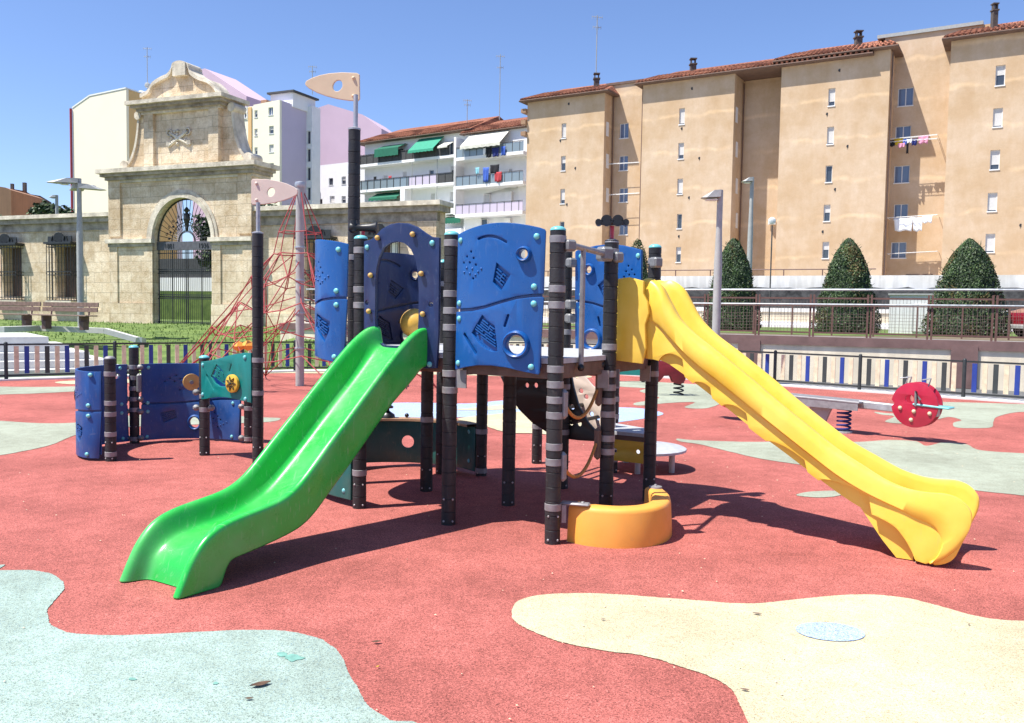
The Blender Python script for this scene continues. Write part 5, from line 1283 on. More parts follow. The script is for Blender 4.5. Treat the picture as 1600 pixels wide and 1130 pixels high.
# ---- side walls with grilled windows
def side_wall(name, label, s0, s1, wins, endpil):
    root = thing(name, WL.pt((s0 + s1) / 2, Z0), label, 'wall')
    lp = [[(s0, Z0 - .3), (s1, Z0 - .3), (s1, TOPL - .3), (s0, TOPL - .3)]]
    for c, w in wins:
        z0_, z1_ = 1.85, 4.0; lp.append([(c - w / 2, z0_), (c + w / 2, z0_), (c + w / 2, z1_), (c - w / 2, z1_)])
    wallpoly(lp, .6, 'ashlar', 'wall', root, 0)
    wbox(MB(), WL, s0, s1, Z0 - .3, Z0 + .55, -.05, .06).build('plinth', 'ashlar', root)
    wbox(MB(), WL, s0, s1 + (.25 if endpil else 0), TOPL - .10, TOPL + .06, -.75, .34).build('cornice', 'stone_trim', root)
    wbox(MB(), WL, s0, s1 + (.18 if endpil else 0), TOPL - .30, TOPL - .10, -.65, .22).build('cornice_moulding', 'stone_dark', root)
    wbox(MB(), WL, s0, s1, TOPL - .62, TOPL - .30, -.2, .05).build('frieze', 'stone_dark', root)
    if endpil: wbox(MB(), WL, s1 - .75, s1, Z0 - .3, TOPL - .62, .0, .09).build('pilaster', 'ashlar', root)
    else: wbox(MB(), WL, s1 - .85, s1, Z0 - .3, TOPL - .62, .0, .09).build('pilaster', 'ashlar', root)
    for c, w in wins:
        g = MB(); z0_, z1_ = 1.72, 4.05; hw = w / 2 + .12; o1 = .38
        nb_ = 9
        for k in range(nb_):
            x = c - hw + 2 * hw * k / (nb_ - 1); g.tube([WL.pt(x, z0_, o1), WL.pt(x, z1_, o1)], .016, 5); g.sphere(WL.pt(x, 2.85, o1), .035, 6)
        for x in (c - hw, c + hw):
            for o in (.13, .25): g.tube([WL.pt(x, z0_, o), WL.pt(x, z1_, o)], .016, 5)
        for z in (z0_, z0_ + .1, 2.78, 2.92, z1_ - .1, z1_):
            g.bar(WL.pt(c - hw, z, o1), WL.pt(c + hw, z, o1), .025, .03)
            for x in (c - hw, c + hw): g.bar(WL.pt(x, z, 0), WL.pt(x, z, o1), .025, .03)
        wg = g.build('window_grille', 'iron_black', root)
        h = MB(); wbox(h, WL, c - hw - .08, c + hw + .08, z1_ + .02, z1_ + .10, 0, .46); wbox(h, WL, c - hw + .02, c + hw - .02, z1_ + .10, z1_ + .34, .28, .32)
        h.lathe([(.20, -.03), (.22, 0), (.20, .03)], WL.pt(c, z1_ + .30, .35), 12, Matrix.Rotation(PI / 2, 3, 'X'))
        for sg in (-1, 1): h.tube([WL.pt(c + sg * (.25 + .2 * t), z1_ + .16 + .2 * math.sin(PI * t), .34) for t in [q / 6 for q in range(7)]], .025, 5)
        h.build('grille_crest', 'iron_black', wg)
        wbox(MB(), WL, c - hw - .05, c + hw + .05, 1.55, 1.70, -.1, .44).build('window_sill', 'stone_trim', root)
        wbox(MB(), WL, c - hw + .08, c + hw - .08, 1.36, 1.55, -.1, .22).build('sill_bracket', 'stone_dark', root)
        # closed leaf of the shutter inside the opening
        wbox(MB(), WL, c - w / 2 + .02, c - .02, 1.86, 3.99, -.50, -.44).build('window_shutter', 'brown_frame', root)
    return root
c1 = (S(3, 430)[0] + S(36, 430)[0]) / 2; c2_ = (S(84, 430)[0] + S(124, 430)[0]) / 2; c3 = (S(478, 430)[0] + S(520, 430)[0]) / 2
dw = c2_ - c1
side_wall('stone_wall', 'long weathered sandstone wall left of the gateway with barred windows', -34, sL - .001, [(c1, 1.15), (c2_, 1.15), (c1 - dw, 1.15)], False)
side_wall('stone_wall', 'weathered sandstone wall right of the gateway, ending in a pilaster', sR + .001, S(683, 400)[0], [(c3, 1.15), (S(600, 400)[0], 1.15)], True)

# garden things seen through the gate
hg = Plane((-20, 48), (13.45, -5.4))
hed = thing('garden_wall', hg.pt(10, .8), 'white garden wall with dark panels on top, seen through the iron gate', 'wall')
wbox(MB(), hg, -14, 13, .8, hg.to(296, 434)[1], -.4, 0).build('wall', 'white_paint', hed); wbox(MB(), hg, -14, 13, hg.to(296, 434)[1], hg.to(296, 404)[1], -.3, -.1).build('screen', 'grille_dark', hed); wbox(MB(), hg, -14, 13, .8, hg.to(296, 455)[1], .01, .1).build('plinth', 'grass', hed)

# ================================================================ TREES
def leaf_cloud(mb, n, fn, size, ups=.3):
    for i in range(n):
        p, nrm = fn(); a = V((random.gauss(0, 1), random.gauss(0, 1), random.gauss(0, 1))).normalized()
        nn_ = (nrm + a * .9).normalized(); u = nn_.cross(V((random.random(), random.random(), .3))).normalized(); v = nn_.cross(u)
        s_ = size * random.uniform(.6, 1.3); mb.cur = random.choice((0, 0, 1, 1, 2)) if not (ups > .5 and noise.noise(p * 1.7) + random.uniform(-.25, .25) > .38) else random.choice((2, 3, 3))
        mb.add([p - u * s_ * .4, p + v * s_ * .55 , p + u * s_ * .4, p - v * s_ * .8], [(0, 1, 2, 3)])
    mb.cur = 0
def conifer(base, h, r, label, n=9000):
    root = thing('clipped_conifer', base, label, 'tree', 'clipped conifers on the terrace')
    MB().tube([base, base + V((0, 0, h * .5))], [.09, .05], 8).build('trunk', 'trunk', root)
    def prof(t): return r * (1 - t) ** .50 * (1 - .5 * max(0, .06 - t) / .06 * .3) if t < 1 else 0
    mb = MB()
    def fn():
        t = random.random() ** 1.05 * .995; a = random.random() * 2 * PI
        lump = 1 + .13 * noise.noise(V((math.cos(a) * 3, math.sin(a) * 3, t * 7))) + .06 * noise.noise(V((math.cos(a) * 9, math.sin(a) * 9, t * 22)))
        rr = prof(t) * lump * (1 - .16 * random.random() ** 2); z = h * t * (1 + .02 * math.sin(a * 2))
        return base + V((rr * math.cos(a), rr * math.sin(a), .01 + z * 1.02)), V((math.cos(a), math.sin(a), .3 + t * .6))
    leaf_cloud(mb, n, fn, .046, ups=.9)
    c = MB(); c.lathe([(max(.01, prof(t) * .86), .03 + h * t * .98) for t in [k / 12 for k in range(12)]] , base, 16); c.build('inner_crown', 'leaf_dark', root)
    sp_ = mb; sp_.cur = 1
    for k in range(170):
        t = random.random() * .95; a = random.random() * 6.28; rr = prof(t); q = base + V((rr * math.cos(a), rr * math.sin(a), .1 + h * t)); dd = V((math.cos(a), math.sin(a), .8)).normalized()
        sp_.tube([q - dd * .05, q + dd * random.uniform(.04, .10)], [.010, .003], 4)
    for k in range(26): # stray shoots at the top
        a = random.random() * 6.28; q = base + V((.10 * r * math.cos(a) * 3 * random.random(), .10 * r * math.sin(a) * 3 * random.random(), h * .97)); sp_.tube([q, q + V((random.uniform(-.03, .03), random.uniform(-.03, .03), random.uniform(.08, .2)))], [.008, .002], 4)
    o = mb.build('crown', ['leaf_dark', 'leaf_mid', 'leaf_pale', 'leaf_brown'], root)
    return root
def on_terr(px, Y): p = dp(px, 500, Y); return V((p.x, p.y, TZ))
def topz(py, px, Y): return dp(px, py, Y).z
for px, Y, ytop, wpx, lab in ((1322, 26.5, 378, 103, 'clipped conifer just left of the white utility cabinet, middle one of three'),
                              (1510, 24.2, 379, 128, 'widest clipped conifer, right of the white utility cabinet, near the red car'),
                              (1143, 28.5, 378, 92, 'clipped conifer rising behind the grey street lamp and the top of the yellow slide'),
                              (994, 33, 378, 62, 'small conifer tip showing above the blue panel beside the binoculars')):
    b = on_terr(px, Y); conifer(b, topz(ytop, px, Y) - TZ, wpx / F * Y / 2, lab, 19000 if Y < 30 else 5000)
def tree(base, h, r, label, n=2600, size=.28, mats=('leaf_dark', 'leaf_mid', 'leaf_pale'), group=None, name='leafy_tree'):
    root = thing(name, base, label, 'tree', group); R = random.Random(int(base.x * 31 + base.y))
    m = MB(); m.tube([base, base + V((.1, 0, h * .35)), base + V((.0, .1, h * .7))], [.18, .13, .06], 8)
    cl = []
    for k in range(12):
        a = R.random() * 6.28; rr = r * .62 * math.sqrt(R.random()); z = h * (.45 + .45 * R.random()); c = base + V((rr * math.cos(a), rr * math.sin(a), z)); cl.append((c, r * R.uniform(.28, .5)))
        m.tube([base + V((0, 0, h * .35)), (base + V((0, 0, h * .5))).lerp(c, .5), c], [.07, .045, .02], 5)
    m.build('trunk', 'trunk', root)
    mb = MB()
    def fn():
        c, q = random.choice(cl); d = V((random.gauss(0, 1), random.gauss(0, 1), random.gauss(0, 1))).normalized()
        return c + d * q * random.uniform(.55, 1.05), d
    leaf_cloud(mb, n, fn, size); mb.build('crown', list(mats), root)
    return root
q = dp(334, 400, 41); tree(V((q.x, q.y, .82)), 5.4, 1.15, 'dark leafy tree standing behind the iron gate, seen through its bars', 1500, .17)
q = dp(505, 420, 42); tree(V((q.x, q.y, .82)), 3.4, 1.3, 'shrubby tree seen through the barred window right of the gateway', 1200, .2)
q = dp(432, 330, 55); tree(V((q.x, q.y, .82)), 7.4, 2.2, 'dark tree top peeping over the wall beside the pinkish shark flag', 1400, .3)
q = dp(88, 330, 62); tree(V((q.x, q.y, .82)), 8.2, 2.2, 'round dark tree top above the wall left of the cream gable', 2600, .25)
q = dp(2, 335, 60); tree(V((q.x, q.y, .82)), 7.3, 1.2, 'small green tree top at the far left edge above the wall', 800, .3)

# ================================================================ BUILDINGS
def window(parent, pl, s, z, w, h, kind='half', o=0.0, rec=.14):
    """frame + glass (+ roller blind) set back in the opening; s,z = centre"""
    f = MB(); t = .05
    wbox(f, pl, s - w / 2, s - w / 2 + t, z - h / 2, z + h / 2, o - rec - .05, o - rec + .03); wbox(f, pl, s + w / 2 - t, s + w / 2, z - h / 2, z + h / 2, o - rec - .05, o - rec + .03)
    wbox(f, pl, s - w / 2 + t, s + w / 2 - t, z + h / 2 - t, z + h / 2, o - rec - .05, o - rec + .03); wbox(f, pl, s - w / 2 - .03, s + w / 2 + .03, z - h / 2 - .05, z - h / 2 + t * .6, o - rec - .05, o + .05)
    if kind == 'pair': wbox(f, pl, s - .03, s + .03, z - h / 2 + t * .6, z + h / 2 - t, o - rec - .05, o - rec + .03)
    fo = f.build('window', 'white_metal', parent)
    sh_ = {'half': .45, 'full': .9, 'none': .0, 'pair': .0, 'low': .72}[kind]
    wbox(MB(), pl, s - w / 2 + t, s + w / 2 - t, z - h / 2 + t * .6, z + h / 2 - t, o - rec - .04, o - rec - .02).build('pane', 'glass_blue' if kind == 'pair' else 'glass', fo)
    if sh_: wbox(MB(), pl, s - w / 2 + t, s + w / 2 - t, z + h / 2 - t - (h - t) * sh_, z + h / 2 - t, o - rec - .015, o - rec + .01).build('blind', 'shutter', fo)
    return fo
def facade(parent, pl, s0, s1, z0, z1, m_, wins=(), thick=.35, name='facade', poly=None):
    lp = [poly or [(s0, z0), (s1, z0), (s1, z1), (s0, z1)]]
    for s, z, w, h, k in wins: lp.append([(s - w / 2, z - h / 2), (s + w / 2, z - h / 2), (s + w / 2, z + h / 2), (s - w / 2, z + h / 2)])
    mb = cut2d(lp, thick); o = mb.map(lambda q: pl.pt(q[0], q[2], -thick / 2 + q[1])).build(name, m_, parent)
    for s, z, w, h, k in wins: window(parent, pl, s, z, w, h, k)
    return o
TB = Plane((4.55, 76.0), (28.6, -17.1)); td = TB.d
plaster('tan_plaster', (.68, .53, .385), td, 6.6 - 1.45 + 1.3, 2.9)
brickmat('tile_roof', (.54, .24, .15), (.42, .17, .11), (.22, .09, .06), .34, .5, (td.x, td.y), mort=.05, stain=.3, off=0.0)
def tz(px, py, pl=TB): return pl.to(px, py)
def tiled_eave(parent, pl, s0, s1, z, over=.55, depth=5.0, rise=2.05, hipL=1.0, hipR=1.0):
    f0 = [pl.pt(s0 - over, z, over), pl.pt(s1 + over, z, over)]; r0 = [pl.pt(s0 + hipL, z + rise, -depth), pl.pt(s1 - hipR, z + rise, -depth)]
    b0 = [pl.pt(s0 - over, z, -depth * 2), pl.pt(s1 + over, z, -depth * 2)]
    mb = MB(); mb.add([f0[0], f0[1], r0[1], r0[0], b0[0], b0[1]], [(0, 1, 2, 3), (1, 5, 2), (4, 0, 3), (5, 4, 3, 2)])
    o = mb.build('roof', 'tile_roof', parent)
    # rolls of tile along the eave
    m = MB(); n = int((s1 - s0 + 2 * over) / .38); 
    for k in range(n):
        s = s0 - over + .38 * (k + .5); top = pl.pt(s + (pl.d.x * 0), z + rise * .98, -depth * .98)
        t = (s - (s0 - over)) / (s1 - s0 + 2 * over); e = r0[0].lerp(r0[1], t) - (f0[0].lerp(f0[1], t)); a = pl.pt(s, z + .03, over + .06)
        m.tube([a, a + e * .55], .10, 5)
    m.build('tile_rows', 'tile_roof', o)
    wbox(MB(), pl, s0 - over, s1 + over, z - .16, z - .02, -depth, over - .03).build('eave', 'brown_brick', parent)
    m = MB(); m.tube([pl.pt(s0 - over, z - .10, over + .02), pl.pt(s1 + over, z - .10, over + .02)], .07, 6); m.build('gutter', 'brown_brick', parent)
    return o
def chimney(parent, pl, s, z, o, h, w=.55):
    h *= .8; w *= .85
    c = pl.pt(s, z, o); m = MB().box(c + V((0, 0, h / 2)), (w, w, h)); q = m.build('chimney', 'chimney_brick', parent)
    MB().box(c + V((0, 0, h + .06)), (w * 1.3, w * 1.3, .1)).build('chimney_cap', 'chimney_brick', q)
    m = MB(); 
    for x in (-1, 1): m.box(c + V((x * w * .35, 0, h + .28)), (.08, w * .8, .35))
    m.box(c + V((0, 0, h + .5)), (w * 1.2, w * 1.2, .08)); m.build('chimney_cowl', 'chimney_brick', q)
def antenna(parent, p, h, dish=False, m_='pole_grey'):
    m = MB(); m.tube([p, p + V((0, 0, h))], .045, 5)
    for zf, L_, n in ((.97, .9, 5), (.80, .7, 4)):
        a = p + V((0, 0, h * zf)); m.tube([a - V((L_ / 2, .1, 0)), a + V((L_ / 2, .1, 0))], .025, 4)
        for k in range(n): x = -L_ / 2 + L_ * k / (n - 1); m.tube([a + V((x, .1, -.16)), a + V((x, .1, .16))], .015, 4)
    if dish: m.sphere(p + V((0, 0, h * .2)), .35, 10, (1, .3, 1))
    m.build('antenna', m_, parent)
def block(label, x0, x1, ytops, winpx, dpl, roof=True, sidewins=(), chim=None, endp=None, name='flats_block'):
    pl = dpl; s0 = pl.to(x0, 300)[0]; s1 = pl.to(x1, 300)[0]; zt = ytops
    root = thing(name, pl.pt((s0 + s1) / 2, 1), label, 'building', 'tan blocks of flats')
    wl = []
    for px, py, w, h, k in winpx:
        s, z = pl.to(px, py); dist = pl.pt(s, z).y; wl.append((s, z, w * dist / F, h * dist / F, k))
    facade(root, pl, s0, s1, 1.0, zt, 'tan_plaster', wl)
    vt = MB() # vent holes
    for k in range(5):
        z = 7.9 + 2.9 * k; vt.lathe([(.10, 0), (.12, .03)], pl.pt(s0 + (s1 - s0) * (.55 + .2 * ((k * 37) % 3 - 1) * .5), z + .2 * ((k * 13) % 3), .0), 8, Matrix.Rotation(PI / 2, 3, 'X'))
    vt.build('vent', 'grille_dark', root)
    return root, pl, s0, s1, zt
def body(root, pl, s0, s1, z1, back=10, m_='tan_plaster'):
    wbox(MB(), pl, s0, s1, 1.0, z1, -back, -.36).build('wall', m_, root)
wy1 = [(880, y) for y in (204, 255, 306, 358)]
r1, p_, a, b, z = block('leftmost tan block of flats beside the white balconies, one column of windows', 822, 942, 20.4, [(881, 204.5, 8, 23, 'full'), (880, 255.5, 8, 23, 'half'), (879, 307, 8, 23, 'low'), (878, 358, 8, 23, 'none')], TB)
body(r1, p_, a, b, z, 12); tiled_eave(r1, p_, a, b, z + .02); chimney(r1, p_, p_.to(912, 150)[0], z + .6, -2.5, 1.5); antenna(r1, p_.pt(p_.to(911, 150)[0], z + 2.2, -2.5), 5.2)
m = MB()
for q, (zz, w_) in enumerate(((19.6, .8), (18.6, 1.1), (17.6, .7))): wbox(m, p_, a - .5, a - .01, zz - .25, zz + .1, -w_, .3)
m.build('corner_ledge', 'tan_board', r1)
def recess(root, pl, x0, x1, dist, z1, winpx, m_='tan_plaster'):
    q = pl.seg(-dist) if False else Plane(pl.P - pl.n * dist, pl.d); s0 = q.to(x0, 300)[0]; s1 = q.to(x1, 300)[0]
    wl = []
    for px, py, w, h, k in winpx:
        s, z = q.to(px, py); Yd = q.pt(s, z).y; wl.append((s, z, w * Yd / F, h * Yd / F, k))
    facade(root, q, s0 - 1.0, s1 + 2.5, 1.0, z1, m_, wl, name='recessed_facade'); return q, s0, s1
D1 = 1.8
q1, _, _ = recess(r1, TB, 957, 1000, D1, 21.3, [(975, 204.5, 15, 23, 'pair'), (974, 255, 15, 23, 'pair'), (974, 305, 15, 22, 'pair'), (974, 356, 15, 22, 'pair')])
wbox(MB(), q1, q1.to(955, 200)[0] - .5, q1.to(1003, 200)[0] + 1.5, 21.3, 21.5, -8, .12).build('parapet_cap', 'brown_brick', r1)
# small windows on the shaded side of block 1
def side_windows(root, pl, s_edge, dist, ys, px):
    sd = Plane(pl.pt(s_edge, 0, 0), -pl.n)
    # side face runs back from the front corner
    for y in ys:
        a_, z_ = sd.to(px, y); 
        if .2 < a_ < dist: wbox(MB(), sd, a_ - .25, a_ + .25, z_ - .6, z_ + .6, -.05, .03).build('side_window', 'white_metal', root)
side_windows(r1, TB, b, 3, (202, 252, 305), 949)
r2_, p_, a, b, z = block('second tan block of flats, behind the street lamp with the flat grey head', 1001, 1143, 20.6, [(1065.5, 182, 9, 25, 'full'), (1064, 236, 9, 25, 'low'), (1062.5, 291.5, 9, 24, 'full'), (1061.5, 346, 8, 23, 'none'), (1060, 398, 8, 24, 'half')], TB)
body(r2_, p_, a, b, z, 12); tiled_eave(r2_, p_, a, b + 9.6, z + .02, hipR=0); chimney(r2_, p_, p_.to(1066, 120)[0], z + .5, -2.5, 1.5)
q2, _, _ = recess(r2_, TB, 1160, 1222, 2.6, 20.7, [])
side_windows(r2_, TB, b, 3, (180, 234, 291, 345), 1151)
ac_ = q2.to(1207, 347); MB().box(q2.pt(ac_[0], ac_[1], .2), (.5, .35, .45)).build('air_conditioner', 'white_metal', r2_)
r3, p_, a, b, z = block('third tan block of flats, tallest left of the laundry lines', 1215, 1383, 20.9, [(1299.5, 152, 10, 27, 'low'), (1297.5, 212, 10, 27, 'full'), (1295, 272, 10, 26, 'none'), (1292, 333, 10, 26, 'half'), (1290, 391, 10, 26, 'half')], TB)
body(r3, p_, a, b, z, 14); tiled_eave(r3, p_, a, b, z + .02); chimney(r3, p_, p_.to(1331, 80)[0], z + .5, -2.5, 1.5)
D3 = 2.4
q3, s3a, s3b = recess(r3, TB, 1396, 1474, D3, 22.3, [(1415, 151.5, 22, 28, 'pair'), (1411, 209, 22, 24, 'pair'), (1409, 272.5, 22, 27, 'pair'), (1407.5, 331, 20, 24, 'pair'), (1404, 391, 22, 25, 'pair')])
wbox(MB(), q3, q3.to(1388, 200)[0] - 1, q3.to(1480, 200)[0] + 2, 22.3, 22.55, -8, .15).build('parapet_cap', 'pole_grey', r3)
sx, sz_ = q3.to(1436, 431); wbox(MB(), q3, sx - .9, sx + .9, sz_ - .6, sz_ + .1, .0, .06).build('vent_door', 'brown_frame', r3)
MB().tube([TB.pt(b + .12, 1, -.2), TB.pt(b + .12, z - .3, -.2)], .06, 6).build('drainpipe', 'brown_brick', r3)
for rt_, sx_, o_ in ((r1, TB.to(942, 300)[0] + .12, -1.5), (r2_, TB.to(1143, 300)[0] + .12, -2.2), (r2_, TB.to(1001, 300)[0] - .14, -.3)): MB().tube([TB.pt(sx_, 1, o_), TB.pt(sx_, 20.2, o_)], .06, 6).build('drainpipe', 'brown_brick', rt_)
r4, p_, a, b, z = block('rightmost tan block of flats, cut off by the right edge', 1476, 1760, 20.9, [(1563, 118, 13, 31, 'half'), (1559, 184, 13, 29, 'full'), (1554.5, 250, 13, 30, 'low'), (1550.5, 316, 13, 29, 'full'), (1547, 380, 13, 29, 'full')], TB)
body(r4, p_, a, b, z, 14); tiled_eave(r4, p_, a, b, z + .02); chimney(r4, p_, p_.to(1551, 50)[0], z + .6, -1.6, 1.7, .4)

# laundry lines in front of the recess of block 3
def cloth(pl, x0, x1, yt, yb, o, m_, label, cat, shape=None, name='laundry'):
    yb = yb + (yb - yt) * .25; s0, z1 = pl.to(x0, yt, o); s1, _ = pl.to(x1, yt, o); _, z0 = pl.to((x0 + x1) / 2, yb, o)
    rows = []; N = 9
    for i in range(7):
        t = i / 6; r = []
        for k in range(N):
            u = k / (N - 1); z = z1 + (z0 - z1) * t; zz = z + .05 * math.sin(u * 9 + x0) * t - .10 * 4 * u * (1 - u) * (1 - t) * .3
            r.append(pl.pt(s0 + (s1 - s0) * (u * (1 - .12 * t) + .06 * t), zz, o + .05 * math.sin(u * 11 + x0 + t * 2) * (.3 + t)))
        rows.append(r)
    mb = MB().grid(rows); o_ = mb.build(name, m_, None, smooth=80); md = o_.modifiers.new('s', 'SOLIDIFY'); md.thickness = .02
    # put the origin on the thing
    c_ = sum((v.co for v in o_.data.vertices), V()) / len(o_.data.vertices); o_.data.transform(Matrix.Translation(-c_)); o_.location = c_
    tag(o_, label, cat, 'laundry hung outside the flats'); return o_
OL = 1.3
for a_, m_, lab in (((1389, 1399, 219, 227, OL), 'cloth_black', 'small black garment at the left end of the upper laundry line'),
                    ((1397, 1411, 216, 224, OL), 'cloth_yellow', 'yellow garment hanging on the upper laundry line'),
                    ((1409, 1417, 218, 225, OL), 'cloth_blue', 'blue garment next to the yellow one on the upper laundry line'),
                    ((1403, 1414, 224, 229, OL + .25), 'cloth_pink', 'small pink cloth under the yellow garment on the laundry line'),
                    ((1416.5, 1425, 217.5, 222, OL), 'cloth_white', 'white waistband cloth in the middle of the upper laundry line'),
                    ((1416.5, 1420, 222, 236, OL), 'cloth_black', 'pair of black trousers hanging lowest on the upper laundry line'),
                    ((1425, 1433, 217, 225, OL), 'cloth_navy', 'navy cloth right of the trousers on the upper laundry line'),
                    ((1435, 1451, 212.5, 222, OL), 'cloth_pink', 'large pink cloth at the right end of the upper laundry line'),
                    ((1397, 1427, 341, 357, OL), 'cloth_white', 'wide white sheet on the lower laundry line'),
                    ((1427, 1442, 340, 357, OL), 'cloth_white', 'narrower white towel at the right of the lower laundry line'),
                    ((1441, 1457, 337, 346, OL), 'cloth_white', 'short white cloth at the far right end of the lower laundry line')):
    cloth(q3, *a_, m_, lab, 'laundry')
m = MB()
for y0_, y1_ in ((218.5, 211), (223, 217), (341, 336), (397, 393)):
    m = MB()
    a0 = q3.to(1387, y0_, OL); a1 = q3.to(1465, y1_, OL)
    for d_ in (0, .25): m.tube([q3.pt(a0[0], a0[1], OL + d_), q3.pt(a1[0], a1[1], OL + d_)], .018, 4)
    for a_ in (a0, a1): m.tube([q3.pt(a_[0], a_[1], 0), q3.pt(a_[0], a_[1], OL + .3)], .02, 4)
    m.build('clothes_line', 'white_metal', r3)
for y0_, y1_ in ((257, 254), (305, 302)):
    m = MB(); a0 = q1.to(951, y0_, .8); a1 = q1.to(1000, y1_, .8)
    for d_ in (0, .25): m.tube([q1.pt(a0[0], a0[1], .8 + d_), q1.pt(a1[0], a1[1], .8 + d_)], .018, 4)
    m.tube([q1.pt(a1[0], a1[1], 0), q1.pt(a1[0], a1[1], 1.1)], .02, 4); m.build('clothes_line', 'white_metal', r1)


# ---- white flats with balconies
WB = Plane((-17.7, 103.0), (18.5, -12.4))
for nm_ in (): pass
def wbx(px, py): return WB.to(px, py)
wf = thing('balcony_flats', WB.pt(10, 1), 'white block of flats with long balconies, green awnings and an orange tiled roof', 'building')
s0, s1, s2 = wbx(570, 260)[0], wbx(733, 260)[0], wbx(817, 260)[0]
zE = wbx(650, 214)[1]
wins = []
for px, py, w, h, k in ((602, 281, 9, 14, 'full'), (632, 277, 9, 18, 'low'), (674, 277, 9, 22, 'none'), (708, 266, 10, 14, 'half'), (707, 307, 11, 15, 'full'), (676, 310, 9, 16, 'full'), (640, 350, 10, 15, 'half'), (720, 333, 14, 8, 'none'),
                       (617, 240, 34, 14, 'none'), (672, 232, 34, 18, 'none'), (702, 232, 14, 20, 'pair')):
    s, z = wbx(px, py); d = WB.pt(s, z).y; wins.append((s, z, w * d / F, h * d / F, k))
facade(wf, WB, s0, s1, 1, zE, 'white_paint', wins); wbox(MB(), WB, s0, s1, 1, zE, -11, -.36).build('wall', 'white_paint', wf)
tiled_eave(wf, WB, s0, s1, zE, over=.8, depth=6, rise=2.7, hipL=.3, hipR=.3)
flz = [wbx(650, 252)[1], wbx(650, 291)[1], wbx(650, 330)[1]]
flz = [flz[0], flz[0] - 2.95, flz[0] - 5.9, flz[0] - 8.8]
def balcony(root, sa, sb, z, m_, rail_h=1.0, dep=1.3, lab=None):
    wbox(MB(), WB, sa, sb, z - .30, z, .0, dep).build('balcony_slab', 'white_paint', root)
    r = MB(); wbox(r, WB, sa, sb, z, z + rail_h, dep - .06, dep - .03); wbox(r, WB, sa, sa + .04, z, z + rail_h, .02, dep - .06); r.build('balcony_panel', m_, root)
    b = MB(); x = sa
    while x < sb + .01: wbox(b, WB, x - .03, x + .03, z, z + rail_h + .03, dep - .029, dep + .02); x += 1.0
    wbox(b, WB, sa, sb, z + rail_h + .03, z + rail_h + .08, dep - .1, dep + .03); b.build('balcony_rail', 'grille_dark', root)
balcony(wf, s0 - .5, wbx(713, 250)[0], flz[0], 'grille_dark'); wbox(MB(), WB, wbx(713, 250)[0], s1, flz[0] - .3, flz[0], 0, 1.3).build('balcony_slab', 'white_paint', wf)
balcony(wf, s0 - .3, wbx(650, 290)[0], flz[1], 'glass_pale'); balcony(wf, wbx(650.2, 290)[0], wbx(695, 290)[0], flz[1], 'lavender_wall'); balcony(wf, wbx(695.3, 290)[0], s1 - .1, flz[1], 'grille_dark')
balcony(wf, s0 - .3, wbx(636, 330)[0], flz[2], 'awning_green'); wbox(MB(), WB, wbx(684, 330)[0], s1, flz[2] - .5, flz[2] + .4, 0, 1.3).build('balcony_slab', 'white_paint', wf)
wbox(MB(), WB, s0 - .3, s1, flz[3] - .4, flz[3] + .8, 0, 1.3).build('balcony_slab', 'white_paint', wf)
for x_ in (636, 645): s, _ = wbx(x_, 310); 
wbox(MB(), WB, wbx(637, 310)[0], wbx(644, 310)[0], flz[2], flz[1] - .3, 0, 1.3).build('pier', 'white_paint', wf)
for x_ in (573, 694, 655): s, _ = wbx(x_, 280); MB().tube([WB.pt(s, flz[2], 1.25), WB.pt(s, flz[0] - .3, 1.25)], .05, 5).build('downpipe', 'pole_grey', wf)
def awning(root, pl, x0, x1, yt, yb, m_, drop=.25, out=1.6):
    sa, zt_ = pl.to(x0, yt, .1); sb, _ = pl.to(x1, yt, .1); _, zb_ = pl.to((x0 + x1) / 2, yb, out); n = 14; rows = []
    for i in range(2): rows.append([pl.pt(sa + (sb - sa) * k / n, zt_ if i == 0 else zb_ + drop, .1 if i == 0 else out) for k in range(n + 1)])
    rows.append([pl.pt(sa + (sb - sa) * k / n, zb_ + .06 * (k % 2), out + .02) for k in range(n + 1)])
    o = MB().grid(rows).build('awning', m_, root); o.modifiers.new('s', 'SOLIDIFY').thickness = .03
awning(wf, WB, 599, 636, 229, 243, 'awning_dark', .9); awning(wf, WB, 655, 694, 218, 236, 'awning_green', .3, 2.0); awning(wf, WB, 697, 712, 222, 230, 'awning_stripe', .2); awning(wf, WB, 590, 634, 303, 312, 'awning_dark', .3); awning(wf, WB, 699, 729, 340, 349, 'awning_dark', .6, 1.2)
for a_, m_, lab in (((584, 588, 276, 283, 1.1), 'cloth_black', 'small black garment on the left balcony of the white flats'), ((607, 612, 275, 283, 1.1), 'cloth_red', 'red garment hanging on the middle balcony of the white flats')): cloth(WB, *a_, m_, lab, 'laundry')
antenna(wf, WB.pt(wbx(695.5, 215)[0], zE + 1.5, -4), 3.0); antenna(wf, WB.pt(wbx(747, 200)[0], zE + 1.7, -4), 7.2)
